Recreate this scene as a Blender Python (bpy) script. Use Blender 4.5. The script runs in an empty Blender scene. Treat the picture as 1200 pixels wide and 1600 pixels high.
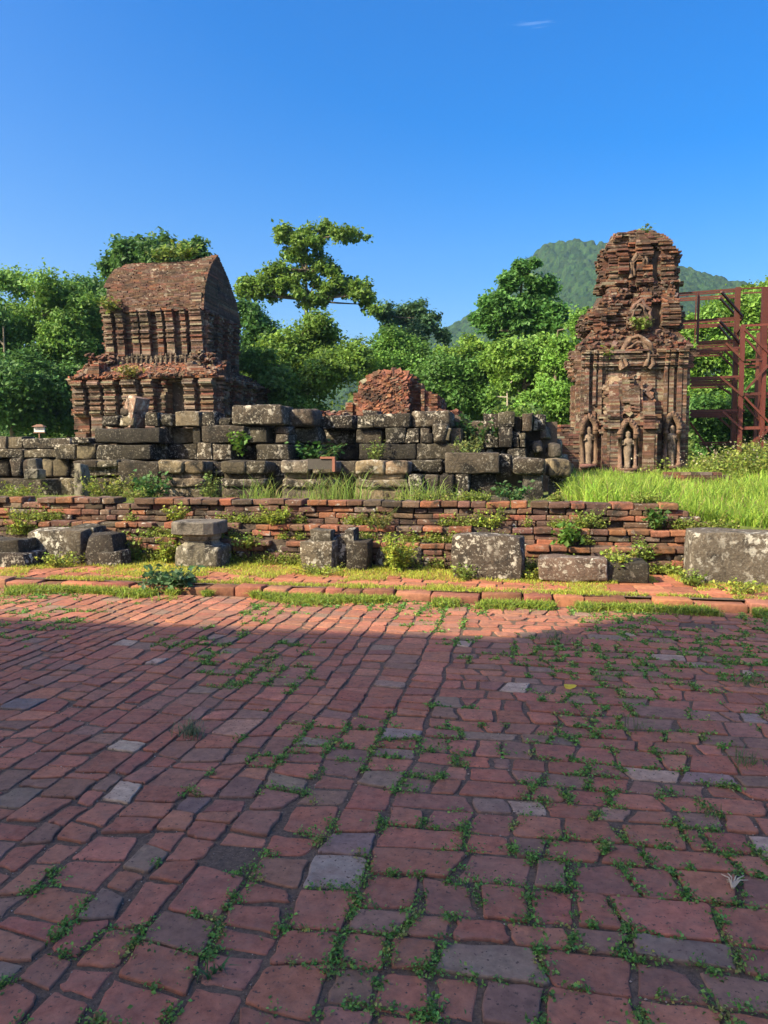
import bpy, math, random
import numpy as np
from mathutils import Vector, Matrix, noise

# ------------------------------------------------------------------ camera, sky, sun
sc = bpy.context.scene
COL = sc.collection
YAW = math.radians(10.0)
PITCH = math.radians(4.04)
CAM_H = 1.6
F = 1202.0
cam_d = bpy.data.cameras.new('camera')
cam_d.sensor_fit = 'VERTICAL'
cam_d.sensor_height = 32.0
cam_d.lens = 32.0 * F / 1600.0
cam_d.clip_start = 0.05
cam_d.clip_end = 6000
cam = bpy.data.objects.new('camera', cam_d)
cam.location = (0, 0, CAM_H)
cam.rotation_euler = (math.pi / 2 - PITCH, 0, YAW)
COL.objects.link(cam)
sc.camera = cam

SUN_AZ = math.radians(228.0)      # compass direction of the sun, clockwise from +Y
SUN_EL = math.radians(38.0)
world = bpy.data.worlds.new('World')
sc.world = world
world.use_nodes = True
wn = world.node_tree.nodes
wl = world.node_tree.links
wn.clear()
w_out = wn.new('ShaderNodeOutputWorld')
w_bg = wn.new('ShaderNodeBackground')
w_sky = wn.new('ShaderNodeTexSky')
w_sky.sky_type = 'NISHITA'
w_sky.sun_disc = False
w_sky.sun_elevation = SUN_EL
w_sky.sun_rotation = SUN_AZ
w_sky.altitude = 100
w_sky.air_density = 1.0
w_sky.dust_density = 4.0
w_sky.ozone_density = 1.5
w_bg.inputs['Strength'].default_value = 0.138
# thin cirrus wisps, spread over the whole sky
w_tc = wn.new('ShaderNodeTexCoord')
w_map = wn.new('ShaderNodeMapping')
w_map.inputs['Rotation'].default_value = (0.15, 0.35, 0.5)
w_map.inputs['Scale'].default_value = (1.6, 9.0, 14.0)
from mathutils import Euler
w_map.inputs['Location'].default_value = Euler((0.15, 0.35, 0.5)).to_matrix() @ Vector((0, 0, -0.40))
w_noise = wn.new('ShaderNodeTexNoise')
w_noise.inputs['Scale'].default_value = 1.15
w_noise.inputs['Detail'].default_value = 7
w_noise.inputs['Roughness'].default_value = 0.6
w_noise.inputs['Distortion'].default_value = 0.4
w_ramp = wn.new('ShaderNodeValToRGB')
w_ramp.color_ramp.elements[0].position = 0.69
w_ramp.color_ramp.elements[0].color = (0, 0, 0, 1)
w_ramp.color_ramp.elements[1].position = 0.86
w_ramp.color_ramp.elements[1].color = (0.42, 0.42, 0.42, 1)
w_mix = wn.new('ShaderNodeMixRGB')
w_mix.inputs[2].default_value = (6.0, 7.2, 8.6, 1)
wl.new(w_tc.outputs['Generated'], w_map.inputs[0])
wl.new(w_map.outputs[0], w_noise.inputs['Vector'])
wl.new(w_noise.outputs['Fac'], w_ramp.inputs[0])
wl.new(w_ramp.outputs[0], w_mix.inputs[0])
w_hsv = wn.new('ShaderNodeHueSaturation')
w_hsv.inputs['Hue'].default_value = 0.511
w_hsv.inputs['Saturation'].default_value = 1.70
wl.new(w_sky.outputs[0], w_hsv.inputs['Color'])
wl.new(w_hsv.outputs[0], w_mix.inputs[1])
wl.new(w_mix.outputs[0], w_bg.inputs['Color'])
wl.new(w_bg.outputs[0], w_out.inputs['Surface'])

sun_d = bpy.data.lights.new('sun', 'SUN')
sun_d.energy = 4.9
sun_d.angle = math.radians(0.42)
sun_d.color = (1.0, 0.88, 0.62)
sun = bpy.data.objects.new('sun', sun_d)
to_sun = Vector((math.sin(SUN_AZ) * math.cos(SUN_EL), math.cos(SUN_AZ) * math.cos(SUN_EL), math.sin(SUN_EL)))
sun.rotation_euler = to_sun.to_track_quat('Z', 'Y').to_euler()
sun.location = to_sun * 40
COL.objects.link(sun)

sc.view_settings.view_transform = 'Standard'
sc.view_settings.look = 'None'
sc.view_settings.exposure = 1.04
sc.view_settings.gamma = 1.0
sc.view_settings.use_curve_mapping = False
sc.cycles.max_bounces = 6
sc.cycles.transparent_max_bounces = 4
sc.cycles.volume_bounces = 0
sc.cycles.use_denoising = True
sc.cycles.denoiser = 'OPENIMAGEDENOISE'
sc.cycles.denoising_prefilter = 'ACCURATE'

# ------------------------------------------------------------------ helpers
RIGHT = Vector((math.cos(YAW), math.sin(YAW), 0))
FWDH = Vector((-math.sin(YAW), math.cos(YAW), 0))
FWD = FWDH * math.cos(PITCH) - Vector((0, 0, math.sin(PITCH)))
UPV = FWDH * math.sin(PITCH) + Vector((0, 0, math.cos(PITCH)))
EYE = Vector((0, 0, CAM_H))


def ray(px, py):
    return FWD + RIGHT * ((px - 600) / F) + UPV * ((800 - py) / F)


def P(px, py, Y):
    """Point of the plane at depth Y seen at a photograph position."""
    d = ray(px, py)
    return EYE + d * (Y / d.y)


def G(px, py, z=0.0):
    """Point of the level plane z seen at a photograph position."""
    d = ray(px, py)
    return EYE + d * ((z - CAM_H) / d.z)


def sx(px, Y):
    return P(px, 715, Y).x


def zz(px, py, Y):
    return P(px, py, Y).z


def tag(o, label=None, cat=None, group=None, kind=None):
    if label: o['label'] = label
    if cat: o['category'] = cat
    if group: o['group'] = group
    if kind: o['kind'] = kind
    return o


def empty(name, loc, label=None, cat=None, group=None, kind=None):
    o = bpy.data.objects.new(name, None)
    o.location = loc
    o.empty_display_size = 0.2
    COL.objects.link(o)
    return tag(o, label, cat, group, kind)


class MB:
    """Collects vertices, faces and a colour per vertex in world space."""
    def __init__(s):
        s.v = []; s.f = []; s.c = []; s.n = 0

    def add(s, verts, faces, col=(0.5, 0.5, 0.5)):
        verts = np.asarray(verts, dtype=np.float32).reshape(-1, 3)
        faces = np.asarray(faces, dtype=np.int32)
        s.v.append(verts)
        s.f.append(faces + s.n)
        col = np.asarray(col, dtype=np.float32)
        if col.ndim == 1:
            col = np.tile(col, (len(verts), 1))
        s.c.append(col)
        s.n += len(verts)

    def many(s, verts, faces, cols):
        """verts (N,k,3), faces (m,q) template, cols (N,3)."""
        N, k, _ = verts.shape
        if N == 0:
            return
        faces = np.asarray(faces, dtype=np.int32)
        f = (faces[None] + (np.arange(N) * k)[:, None, None]).reshape(-1, faces.shape[1])
        s.add(verts.reshape(-1, 3), f, np.repeat(np.asarray(cols, dtype=np.float32), k, axis=0))

    def build(s, name, mat, parent=None, origin=None, smooth=False):
        me = bpy.data.meshes.new(name)
        if s.n:
            V = np.concatenate(s.v)
            base = Vector((0, 0, 0))
            if parent is not None:
                base = parent.matrix_basis.translation.copy()
                if parent.parent is not None:
                    base = base + parent.parent.matrix_basis.translation
            o3 = Vector(origin) if origin is not None else base
            V = V - np.array(o3, dtype=np.float32)
            me.vertices.add(len(V))
            me.vertices.foreach_set('co', V.ravel())
            tot = np.concatenate([np.full(len(f), f.shape[1], dtype=np.int32) for f in s.f])
            idx = np.concatenate([f.ravel() for f in s.f])
            me.loops.add(len(idx))
            me.loops.foreach_set('vertex_index', idx)
            me.polygons.add(len(tot))
            me.polygons.foreach_set('loop_start', np.concatenate([[0], np.cumsum(tot)[:-1]]).astype(np.int32))
            a = me.color_attributes.new('Col', 'FLOAT_COLOR', 'POINT')
            C = np.concatenate(s.c)
            a.data.foreach_set('color', np.concatenate([C, np.ones((len(C), 1), np.float32)], axis=1).ravel())
            me.update(calc_edges=True)
            me.polygons.foreach_set('use_smooth', np.full(len(tot), bool(smooth)))
        else:
            o3 = Vector((0, 0, 0)); base = o3
        me.materials.append(mat)
        o = bpy.data.objects.new(name, me)
        COL.objects.link(o)
        if parent is not None:
            o.parent = parent
            o.location = o3 - base
        else:
            o.location = o3
        return o


BOXF = [(0, 1, 2, 3), (7, 6, 5, 4), (0, 4, 5, 1), (1, 5, 6, 2), (2, 6, 7, 3), (3, 7, 4, 0)]


def box_verts(x0, x1, y0, y1, z0, z1):
    return [(x0, y0, z0), (x0, y1, z0), (x1, y1, z0), (x1, y0, z0), (x0, y0, z1), (x0, y1, z1), (x1, y1, z1), (x1, y0, z1)]


def box(mb, x0, x1, y0, y1, z0, z1, col=(0.3, 0.3, 0.3)):
    mb.add(box_verts(x0, x1, y0, y1, z0, z1), BOXF, col)


def bar(mb, a, b, w, h, col):
    """A straight bar of section w x h from a to b."""
    a = Vector(a); b = Vector(b)
    d = (b - a).normalized()
    s = d.cross(Vector((0, 0, 1)))
    if s.length < 0.01: s = d.cross(Vector((0, 1, 0)))
    s.normalize()
    t = s.cross(d).normalized()
    vs = []
    for p in (a, b):
        for i, j in ((-1, -1), (1, -1), (1, 1), (-1, 1)):
            vs.append(p + s * (i * w / 2) + t * (j * h / 2))
    mb.add([tuple(v) for v in vs], [(3, 2, 1, 0), (4, 5, 6, 7), (0, 1, 5, 4), (1, 2, 6, 5), (2, 3, 7, 6), (3, 0, 4, 7)], col)


def tube(mb, pts, rads, col, n=7):
    pts = [Vector(p) for p in pts]
    vs = []; fs = []
    for i, p in enumerate(pts):
        d = (pts[min(i + 1, len(pts) - 1)] - pts[max(i - 1, 0)]).normalized()
        s = d.cross(Vector((0.12, 1, 0.05))).normalized()
        t = d.cross(s)
        for k in range(n):
            a = 2 * math.pi * k / n
            vs.append(p + (s * math.cos(a) + t * math.sin(a)) * rads[i])
    for i in range(len(pts) - 1):
        for k in range(n):
            fs.append((i * n + k, i * n + (k + 1) % n, (i + 1) * n + (k + 1) % n, (i + 1) * n + k))
    mb.add([tuple(v) for v in vs], fs, col)


# ------------------------------------------------------------------ materials
def new_mat(name):
    m = bpy.data.materials.new(name)
    m.use_nodes = True
    n = m.node_tree.nodes; l = m.node_tree.links
    n.clear()
    out = n.new('ShaderNodeOutputMaterial')
    bs = n.new('ShaderNodeBsdfPrincipled')
    l.new(bs.outputs[0], out.inputs['Surface'])
    return m, n, l, bs, out


def nz(n, l, vec, scale, detail=5, rough=0.6, dist=0.0):
    t = n.new('ShaderNodeTexNoise')
    t.inputs['Scale'].default_value = scale
    t.inputs['Detail'].default_value = detail
    t.inputs['Roughness'].default_value = rough
    t.inputs['Distortion'].default_value = dist
    l.new(vec, t.inputs['Vector'])
    return t.outputs['Fac']


def ramp(n, l, fac, p0, p1, c0=(0, 0, 0), c1=(1, 1, 1)):
    r = n.new('ShaderNodeValToRGB')
    r.color_ramp.elements[0].position = p0
    r.color_ramp.elements[1].position = p1
    r.color_ramp.elements[0].color = (*c0, 1)
    r.color_ramp.elements[1].color = (*c1, 1)
    l.new(fac, r.inputs[0])
    return r.outputs[0]


def mixc(n, l, fac, a, b, mode='MIX'):
    m = n.new('ShaderNodeMixRGB')
    m.blend_type = mode
    for i, v in ((0, fac), (1, a), (2, b)):
        if hasattr(v, 'links'): l.new(v, m.inputs[i])
        elif i == 0: m.inputs[0].default_value = v
        else: m.inputs[i].default_value = (*v, 1)
    return m.outputs[0]


def worn(name, scale=1.0, lichen=(0.46, 0.44, 0.38), lich_amt=0.62, dark_amt=0.5, dark=(0.03, 0.027, 0.023), bump=0.5, bump_d=0.02, moss=None, rough=0.9, world_space=True, fine=40, attr=True, base=(0.3, 0.3, 0.3), pits=0.0, vary=0.36):
    """Weathered brick or stone: vertex tone x noise, black stains, pale lichen, relief."""
    m, n, l, bs, out = new_mat(name)
    tc = n.new('ShaderNodeTexCoord')
    geo = n.new('ShaderNodeNewGeometry')
    vec = geo.outputs['Position'] if world_space else tc.outputs['Object']
    if attr:
        at = n.new('ShaderNodeAttribute'); at.attribute_name = 'Col'
        c = at.outputs['Color']
    else:
        rgb = n.new('ShaderNodeRGB'); rgb.outputs[0].default_value = (*base, 1)
        c = rgb.outputs[0]
    g = nz(n, l, vec, 9 * scale, 6, 0.7)
    c = mixc(n, l, 1.0, c, ramp(n, l, g, 0.25, 0.8, (0.55, 0.55, 0.55), (1.4, 1.38, 1.34)), 'MULTIPLY')
    d = nz(n, l, vec, 1.6 * scale, 7, 0.68, 0.6)
    c = mixc(n, l, ramp(n, l, d, dark_amt, dark_amt + 0.16), c, dark)
    li = nz(n, l, vec, 5.5 * scale, 6, 0.62, 0.3)
    lm = n.new('ShaderNodeMath'); lm.operation = 'MULTIPLY'
    l.new(ramp(n, l, li, lich_amt, lich_amt + 0.07), lm.inputs[0])
    oi = n.new('ShaderNodeObjectInfo')
    rs = n.new('ShaderNodeMath'); rs.operation = 'MULTIPLY_ADD'
    l.new(oi.outputs['Random'], rs.inputs[0]); rs.inputs[1].default_value = vary; l.new(nz(n, l, vec, 1.1 * scale, 3, 0.6), rs.inputs[2])
    l.new(ramp(n, l, rs.outputs[0], 0.42 + vary * .5, 0.60 + vary * .55), lm.inputs[1])
    lm2 = n.new('ShaderNodeMath'); lm2.operation = 'MULTIPLY'
    l2 = nz(n, l, vec, 17 * scale, 4, 0.6)
    l.new(ramp(n, l, l2, lich_amt + 0.02, lich_amt + 0.09), lm2.inputs[0]); l.new(ramp(n, l, rs.outputs[0], 0.50, 0.86, (0.15, 0.15, 0.15), (0.8, 0.8, 0.8)), lm2.inputs[1])
    c = mixc(n, l, lm2.outputs[0], c, tuple(0.8 * q for q in lichen))
    c = mixc(n, l, lm.outputs[0], c, lichen)
    if pits:
        pn = nz(n, l, vec, pits, 3, 0.55)
        c = mixc(n, l, ramp(n, l, pn, 0.63, 0.67), c, dark)
        st = nz(n, l, vec, 5.0, 6, 0.75, 0.8)
        c = mixc(n, l, ramp(n, l, st, 0.47, 0.70, (0, 0, 0), (0.6, 0.6, 0.6)), c, (0.13, 0.075, 0.06))
        pl = nz(n, l, vec, 3.3 * scale, 5, 0.7)
        c = mixc(n, l, ramp(n, l, pl, 0.45, 0.72, (0, 0, 0), (0.55, 0.55, 0.55)), c, (0.27, 0.15, 0.105))
    if moss:
        mo = nz(n, l, vec, 2.6 * scale, 6, 0.65)
        c = mixc(n, l, ramp(n, l, mo, moss[1], moss[1] + 0.1), c, moss[0])
    l.new(c, bs.inputs['Base Color'])
    bs.inputs['Roughness'].default_value = rough
    bs.inputs['Specular IOR Level'].default_value = 0.25
    b = n.new('ShaderNodeBump')
    b.inputs['Strength'].default_value = bump
    b.inputs['Distance'].default_value = bump_d
    hh = n.new('ShaderNodeMath'); hh.operation = 'ADD'
    l.new(nz(n, l, vec, fine * scale, 4, 0.7), hh.inputs[0])
    l.new(g, hh.inputs[1])
    l.new(hh.outputs[0], b.inputs['Height'])
    l.new(b.outputs[0], bs.inputs['Normal'])
    return m


def leaf_mat(name, trans=0.35, rough=0.55):
    m, n, l, bs, out = new_mat(name)
    at = n.new('ShaderNodeAttribute'); at.attribute_name = 'Col'
    l.new(at.outputs['Color'], bs.inputs['Base Color'])
    bs.inputs['Roughness'].default_value = rough
    bs.inputs['Specular IOR Level'].default_value = 0.35
    tr = n.new('ShaderNodeBsdfTranslucent')
    hs = n.new('ShaderNodeHueSaturation')
    hs.inputs['Value'].default_value = 1.5
    hs.inputs['Hue'].default_value = 0.485
    l.new(at.outputs['Color'], hs.inputs['Color'])
    l.new(hs.outputs[0], tr.inputs['Color'])
    mx = n.new('ShaderNodeMixShader')
    mx.inputs[0].default_value = trans
    l.new(bs.outputs[0], mx.inputs[1]); l.new(tr.outputs[0], mx.inputs[2])
    l.new(mx.outputs[0], out.inputs['Surface'])
    return m


M_BRICK = worn('weathered_brick', 0.8, lich_amt=0.565, dark_amt=0.50, bump=0.7, bump_d=0.025, lichen=(0.34, 0.285, 0.225), dark=(0.03, 0.022, 0.018))
M_NEARBRICK = worn('mossy_wall_brick', 1.6, lich_amt=0.60, dark_amt=0.50, bump=0.7, bump_d=0.012, moss=((0.09, 0.085, 0.03), 0.66), lichen=(0.42, 0.40, 0.36))
M_STONE = worn('grey_sandstone', 1.5, lich_amt=0.55, dark_amt=0.45, bump=0.85, bump_d=0.03, lichen=(0.42, 0.38, 0.32), dark=(0.018, 0.016, 0.014), fine=22)
M_FALLEN = worn('lichened_sandstone', 2.0, lich_amt=0.55, dark_amt=0.50, bump=0.9, bump_d=0.02, lichen=(0.50, 0.46, 0.39), dark=(0.025, 0.022, 0.02), fine=22)
M_LICHEN = worn('white_lichened_sandstone', 2.0, lich_amt=0.515, dark_amt=0.52, bump=0.9, bump_d=0.02, lichen=(0.56, 0.53, 0.46), dark=(0.025, 0.022, 0.02), fine=22, vary=0.0)
M_CORE = worn('inner_masonry', 1.0, attr=False, base=(0.10, 0.075, 0.06))
M_PAVER = worn('paving_brick', 2.3, lich_amt=0.72, dark_amt=0.62, bump=0.55, bump_d=0.005, dark=(0.075, 0.05, 0.04), lichen=(0.36, 0.26, 0.2), rough=0.88, fine=60, pits=55)
M_KERB = worn('kerb_brick', 2.0, lich_amt=0.72, dark_amt=0.64, bump=0.5, bump_d=0.01, dark=(0.06, 0.04, 0.03), moss=((0.10, 0.11, 0.03), 0.68))
M_LEAF = leaf_mat('tree_leaves')
M_GRASS = leaf_mat('grass_blades', 0.4)
M_WEED = leaf_mat('weed_leaves', 0.3)
M_BARK = worn('bark', 3.0, lich_amt=0.66, dark_amt=0.6, bump=0.8)
M_STEEL = worn('red_steel', 3.0, lich_amt=0.78, dark_amt=0.68, bump=0.1, dark=(0.10, 0.045, 0.03), lichen=(0.42, 0.2, 0.15), rough=0.55)


def soil_mat():
    m, n, l, bs, out = new_mat('sandy_soil')
    geo = n.new('ShaderNodeNewGeometry')
    v = geo.outputs['Position']
    a = nz(n, l, v, 60, 6, 0.7)
    c = ramp(n, l, a, 0.3, 0.75, (0.045, 0.028, 0.018), (0.19, 0.125, 0.08))
    vo = n.new('ShaderNodeTexVoronoi'); vo.inputs['Scale'].default_value = 130
    l.new(v, vo.inputs['Vector'])
    peb = ramp(n, l, vo.outputs['Distance'], 0.1, 0.32, (1, 1, 1), (0, 0, 0))
    big = ramp(n, l, nz(n, l, v, 22, 3), 0.5, 0.62)
    mm = n.new('ShaderNodeMath'); mm.operation = 'MULTIPLY'
    l.new(peb, mm.inputs[0]); l.new(big, mm.inputs[1])
    c = mixc(n, l, mm.outputs[0], c, (0.30, 0.21, 0.15))
    l.new(c, bs.inputs['Base Color'])
    bs.inputs['Roughness'].default_value = 0.95
    b = n.new('ShaderNodeBump'); b.inputs['Strength'].default_value = 0.8; b.inputs['Distance'].default_value = 0.008
    hh = n.new('ShaderNodeMath'); hh.operation = 'ADD'
    l.new(a, hh.inputs[0]); l.new(peb, hh.inputs[1])
    l.new(hh.outputs[0], b.inputs['Height']); l.new(b.outputs[0], bs.inputs['Normal'])
    return m


def field_mat():
    m, n, l, bs, out = new_mat('grassy_earth')
    geo = n.new('ShaderNodeNewGeometry')
    v = geo.outputs['Position']
    c = ramp(n, l, nz(n, l, v, 0.6, 8, 0.7), 0.35, 0.65, (0.05, 0.075, 0.016), (0.13, 0.16, 0.03))
    c = mixc(n, l, ramp(n, l, nz(n, l, v, 2.2, 6), 0.56, 0.66), c, (0.11, 0.075, 0.045))
    l.new(c, bs.inputs['Base Color']); bs.inputs['Roughness'].default_value = 0.95
    b = n.new('ShaderNodeBump'); b.inputs['Strength'].default_value = 0.8; b.inputs['Distance'].default_value = 0.05
    l.new(nz(n, l, v, 14, 5), b.inputs['Height']); l.new(b.outputs[0], bs.inputs['Normal'])
    return m


M_SOIL = soil_mat()
M_FIELD = field_mat()


def plain_mat(name, col, rough=0.6, scale=30):
    m, n, l, bs, out = new_mat(name)
    tc = n.new('ShaderNodeTexCoord')
    c = mixc(n, l, 1.0, col, ramp(n, l, nz(n, l, tc.outputs['Object'], scale, 5), 0.3, 0.8, (0.75, 0.75, 0.75), (1.15, 1.15, 1.15)), 'MULTIPLY')
    l.new(c, bs.inputs['Base Color']); bs.inputs['Roughness'].default_value = rough
    return m


def rcol(R, base, sat=0.12, val=0.25):
    k = 1 + R.uniform(-val, val)
    return tuple(max(0.004, c * k * (1 + R.uniform(-sat, sat))) for c in base)


# ------------------------------------------------------------------ stone blocks
def block_geo(w, d, h, seed, rnd=0.05, rough=0.02, chips=2, nseg=4, skew=0.0):
    """A worn block w x d x h standing on z=0, centred in x and y: rounded edges, chipped corners, uneven faces."""
    R = random.Random(seed)
    half = (w / 2, d / 2, h / 2)
    rnd = min(rnd, 0.45 * min(half))
    axes = []
    for a in half:
        k = max(2, min(nseg, int(round(a / 0.11))))
        inner = np.linspace(-a + rnd * 1.0, a - rnd * 1.0, k + 1)
        axes.append(np.concatenate([[-a], inner, [a]]))
    idx = {}; vs = []; fs = []

    def vid(i, j, k):
        key = (i, j, k)
        if key not in idx:
            idx[key] = len(vs)
            vs.append(Vector((axes[0][i], axes[1][j], axes[2][k])))
        return idx[key]
    nx, ny, nzc = (len(a) - 1 for a in axes)
    for i in range(nx):
        for j in range(ny):
            fs.append((vid(i, j, 0), vid(i, j + 1, 0), vid(i + 1, j + 1, 0), vid(i + 1, j, 0)))
            fs.append((vid(i, j, nzc), vid(i + 1, j, nzc), vid(i + 1, j + 1, nzc), vid(i, j + 1, nzc)))
    for i in range(nx):
        for k in range(nzc):
            fs.append((vid(i, 0, k), vid(i + 1, 0, k), vid(i + 1, 0, k + 1), vid(i, 0, k + 1)))
            fs.append((vid(i, ny, k), vid(i, ny, k + 1), vid(i + 1, ny, k + 1), vid(i + 1, ny, k)))
    for j in range(ny):
        for k in range(nzc):
            fs.append((vid(0, j, k), vid(0, j, k + 1), vid(0, j + 1, k + 1), vid(0, j + 1, k)))
            fs.append((vid(nx, j, k), vid(nx, j + 1, k), vid(nx, j + 1, k + 1), vid(nx, j, k + 1)))
    off = Vector((R.uniform(-50, 50), R.uniform(-50, 50), R.uniform(-50, 50)))
    planes = []
    for _ in range(chips):
        nrm = Vector((R.choice((-1, 1)) * R.uniform(0.3, 1), R.choice((-1, 1)) * R.uniform(0.2, 1), R.uniform(-0.3, 1))).normalized()
        ext = abs(nrm.x) * half[0] + abs(nrm.y) * half[1] + abs(nrm.z) * half[2]
        planes.append((nrm, ext - R.uniform(0.05, 0.28) * min(half) - 0.35 * rnd))
    out = []
    for v in vs:
        q = Vector([max(-(half[a] - rnd), min(half[a] - rnd, v[a])) for a in range(3)])
        dv = v - q
        p = q + dv.normalized() * rnd if dv.length > 1e-6 else v.copy()
        for nrm, dd in planes:
            t = p.dot(nrm) - dd
            if t > 0: p = p - nrm * t
        nv = noise.noise_vector(p * 3.1 + off) * rough + noise.noise_vector(p * 9.0 + off) * rough * 0.4
        p = p + nv
        p.x += skew * (p.z + half[2])
        p.z += half[2]
        out.append(p)
    return out, fs


def block_obj(name, X0, X1, Y0, Y1, Z0, Z1, col, mat, parent, seed, rnd=0.05, rough=0.02, chips=2, rot=(0, 0, 0), nseg=4, skew=0.0):
    """A block as an object of its own; its origin at the centre of its base."""
    vs, fs = block_geo(abs(X1 - X0), abs(Y1 - Y0), abs(Z1 - Z0), seed, rnd, rough, chips, nseg, skew)
    mb = MB()
    mb.add([tuple(v) for v in vs], fs, col)
    o = mb.build(name, mat, None, origin=(0, 0, 0), smooth=True)
    loc = Vector(((X0 + X1) / 2, (Y0 + Y1) / 2, Z0))
    if parent is not None:
        o.parent = parent
        base = parent.matrix_basis.translation.copy()
        if parent.parent is not None: base += parent.parent.matrix_basis.translation
        loc -= base
    o.location = loc
    o.rotation_euler = rot
    return o


# ------------------------------------------------------------------ brickwork
def brick_face(dst, O, u, nrm, breaks, keys, z0, z1, prot, tone, ch=0.075, bl=0.28, jit=0.012, back=0.3, gap=0.006, seed=1, zj=0.0):
    """Courses of single bricks over a wall face. breaks: positions along u where relief changes; keys: part per strip;
    prot(i, uc, zc, k) -> how far the brick stands out (None: missing)."""
    R = random.Random(seed)
    O = np.array(O, dtype=float); u = np.array(u, dtype=float); nrm = np.array(nrm, dtype=float)
    nc = int(round((z1 - z0) / ch))
    F5 = BOXF
    for k in range(nc):
        za = z0 + k * ch + gap / 2; zb = z0 + (k + 1) * ch - gap / 2
        zc = (za + zb) / 2
        for i in range(len(breaks) - 1):
            a, b = breaks[i], breaks[i + 1]
            nb = max(1, int(round((b - a) / bl)))
            ed = [a + (b - a) * t / nb for t in range(nb + 1)]
            if nb > 1:
                st = (b - a) / nb
                sh = 0.25 * st * (1 if k % 2 else -1)
                for t in range(1, nb): ed[t] += sh + R.uniform(-0.12, 0.12) * st
            for t in range(nb):
                uc = (ed[t] + ed[t + 1]) / 2
                p = prot(i, uc, zc, k)
                if p is None: continue
                p += R.uniform(-jit, jit)
                ua = ed[t] + gap / 2; ub = ed[t + 1] - gap / 2
                zo = R.uniform(-zj, zj)
                tw = R.uniform(-jit, jit) * 0.7
                A = O + u * ua; B = O + u * ub
                lo = np.array((0, 0, za + zo)); hi = np.array((0, 0, zb + zo))
                fr1 = nrm * (p + tw); fr2 = nrm * (p - tw); bk = nrm * (-back)
                vs = [A + fr1 + lo, A + bk + lo, B + bk + lo, B + fr2 + lo, A + fr1 + hi, A + bk + hi, B + bk + hi, B + fr2 + hi]
                key = keys[i] if isinstance(keys, (list, tuple)) else keys
                dst.setdefault(key, MB()).add(vs, F5, tone(R, uc, zc, i))


RED = (0.150, 0.066, 0.044); BROWN = (0.120, 0.070, 0.051); GREYB = (0.165, 0.125, 0.097); ORANGE = (0.225, 0.092, 0.050); PALE = (0.23, 0.175, 0.132); DARKB = (0.075, 0.048, 0.037)


def tone_mix(*opts):
    tot = sum(w for w, _ in opts)

    def f(R, uc, zc, i):
        t = R.random() * tot
        for w, c in opts:
            t -= w
            if t <= 0: return rcol(R, c)
        return rcol(R, opts[-1][1])
    return f


def scatter_bricks(mb, pts, nrmls, R, tone, size=(0.26, 0.14, 0.07), tilt=0.35):
    """Loose bricks lying on a rubble slope."""
    for p, nn in zip(pts, nrmls):
        q = Vector(nn).to_track_quat('Z', 'Y')
        e = Matrix.Rotation(R.uniform(0, math.pi), 3, 'Z')
        m = q.to_matrix() @ e @ Matrix.Rotation(R.uniform(-tilt, tilt), 3, 'X') @ Matrix.Rotation(R.uniform(-tilt, tilt), 3, 'Y')
        s = [c * R.uniform(0.55, 1.1) / 2 for c in size]
        vs = [Vector(p) + m @ Vector((v[0] * s[0], v[1] * s[1], v[2] * s[2])) for v in box_verts(-1, 1, -1, 1, -1, 1)]
        mb.add([tuple(v) for v in vs], BOXF, tone(R, 0, 0, 0))


def figure_mesh(mb, base, h, col, face=(0, -1, 0)):
    """A carved standing figure in relief: one lofted body with head, headdress and bent arms."""
    prof = [(0.0, .085, .07), (.03, .10, .08), (.06, .075, .06), (.25, .085, .07), (.42, .105, .08), (.50, .115, .085), (.56, .09, .07), (.66, .115, .08), (.74, .135, .075), (.78, .10, .06), (.80, .045, .045), (.83, .06, .06), (.88, .072, .07), (.92, .06, .065), (.94, .07, .07), (.97, .045, .045), (1.0, .012, .012)]
    n = 10
    vs = []; fs = []
    b = Vector(base); f = Vector(face); r = f.cross(Vector((0, 0, 1)))
    for z, rx, ry in prof:
        for k in range(n):
            a = 2 * math.pi * k / n
            vs.append(b + r * (math.cos(a) * rx * h) + f * (math.sin(a) * ry * h) + Vector((0, 0, z * h)))
    for i in range(len(prof) - 1):
        for k in range(n):
            fs.append((i * n + k, i * n + (k + 1) % n, (i + 1) * n + (k + 1) % n, (i + 1) * n + k))
    mb.add([tuple(v) for v in vs], fs, col)
    for s in (-1, 1):
        pts = [b + r * (s * .125 * h) + Vector((0, 0, .745 * h)), b + r * (s * .175 * h) + Vector((0, 0, .60 * h)), b + r * (s * .06 * h) + f * (.10 * h) + Vector((0, 0, .66 * h))]
        tube(mb, pts, [.04 * h, .035 * h, .025 * h], col, 6)


# ------------------------------------------------------------------ foliage
def leaves_at(mb, pts, nrm, size, cols, R, curl=0.25):
    """One rhombic leaf, folded along its midrib, per point."""
    N = len(pts)
    if N == 0: return
    nrm = nrm / np.maximum(np.linalg.norm(nrm, axis=1, keepdims=True), 1e-6)
    rd = R.normal(size=(N, 3))
    t = rd - (rd * nrm).sum(1, keepdims=True) * nrm
    t /= np.maximum(np.linalg.norm(t, axis=1, keepdims=True), 1e-6)
    b = np.cross(nrm, t)
    s = (size * R.uniform(0.45, 1.5, size=N))[:, None]
    w = 0.30 + 0.1 * R.random((N, 1))
    v = np.stack([pts - t * s * 0.5, pts + b * s * w + nrm * s * curl * 0.3, pts + t * s * 0.5 - nrm * s * curl * 0.3, pts - b * s * w + nrm * s * curl * 0.3], axis=1)
    mb.many(v.astype(np.float32), [(0, 1, 2, 3)], cols)


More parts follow.
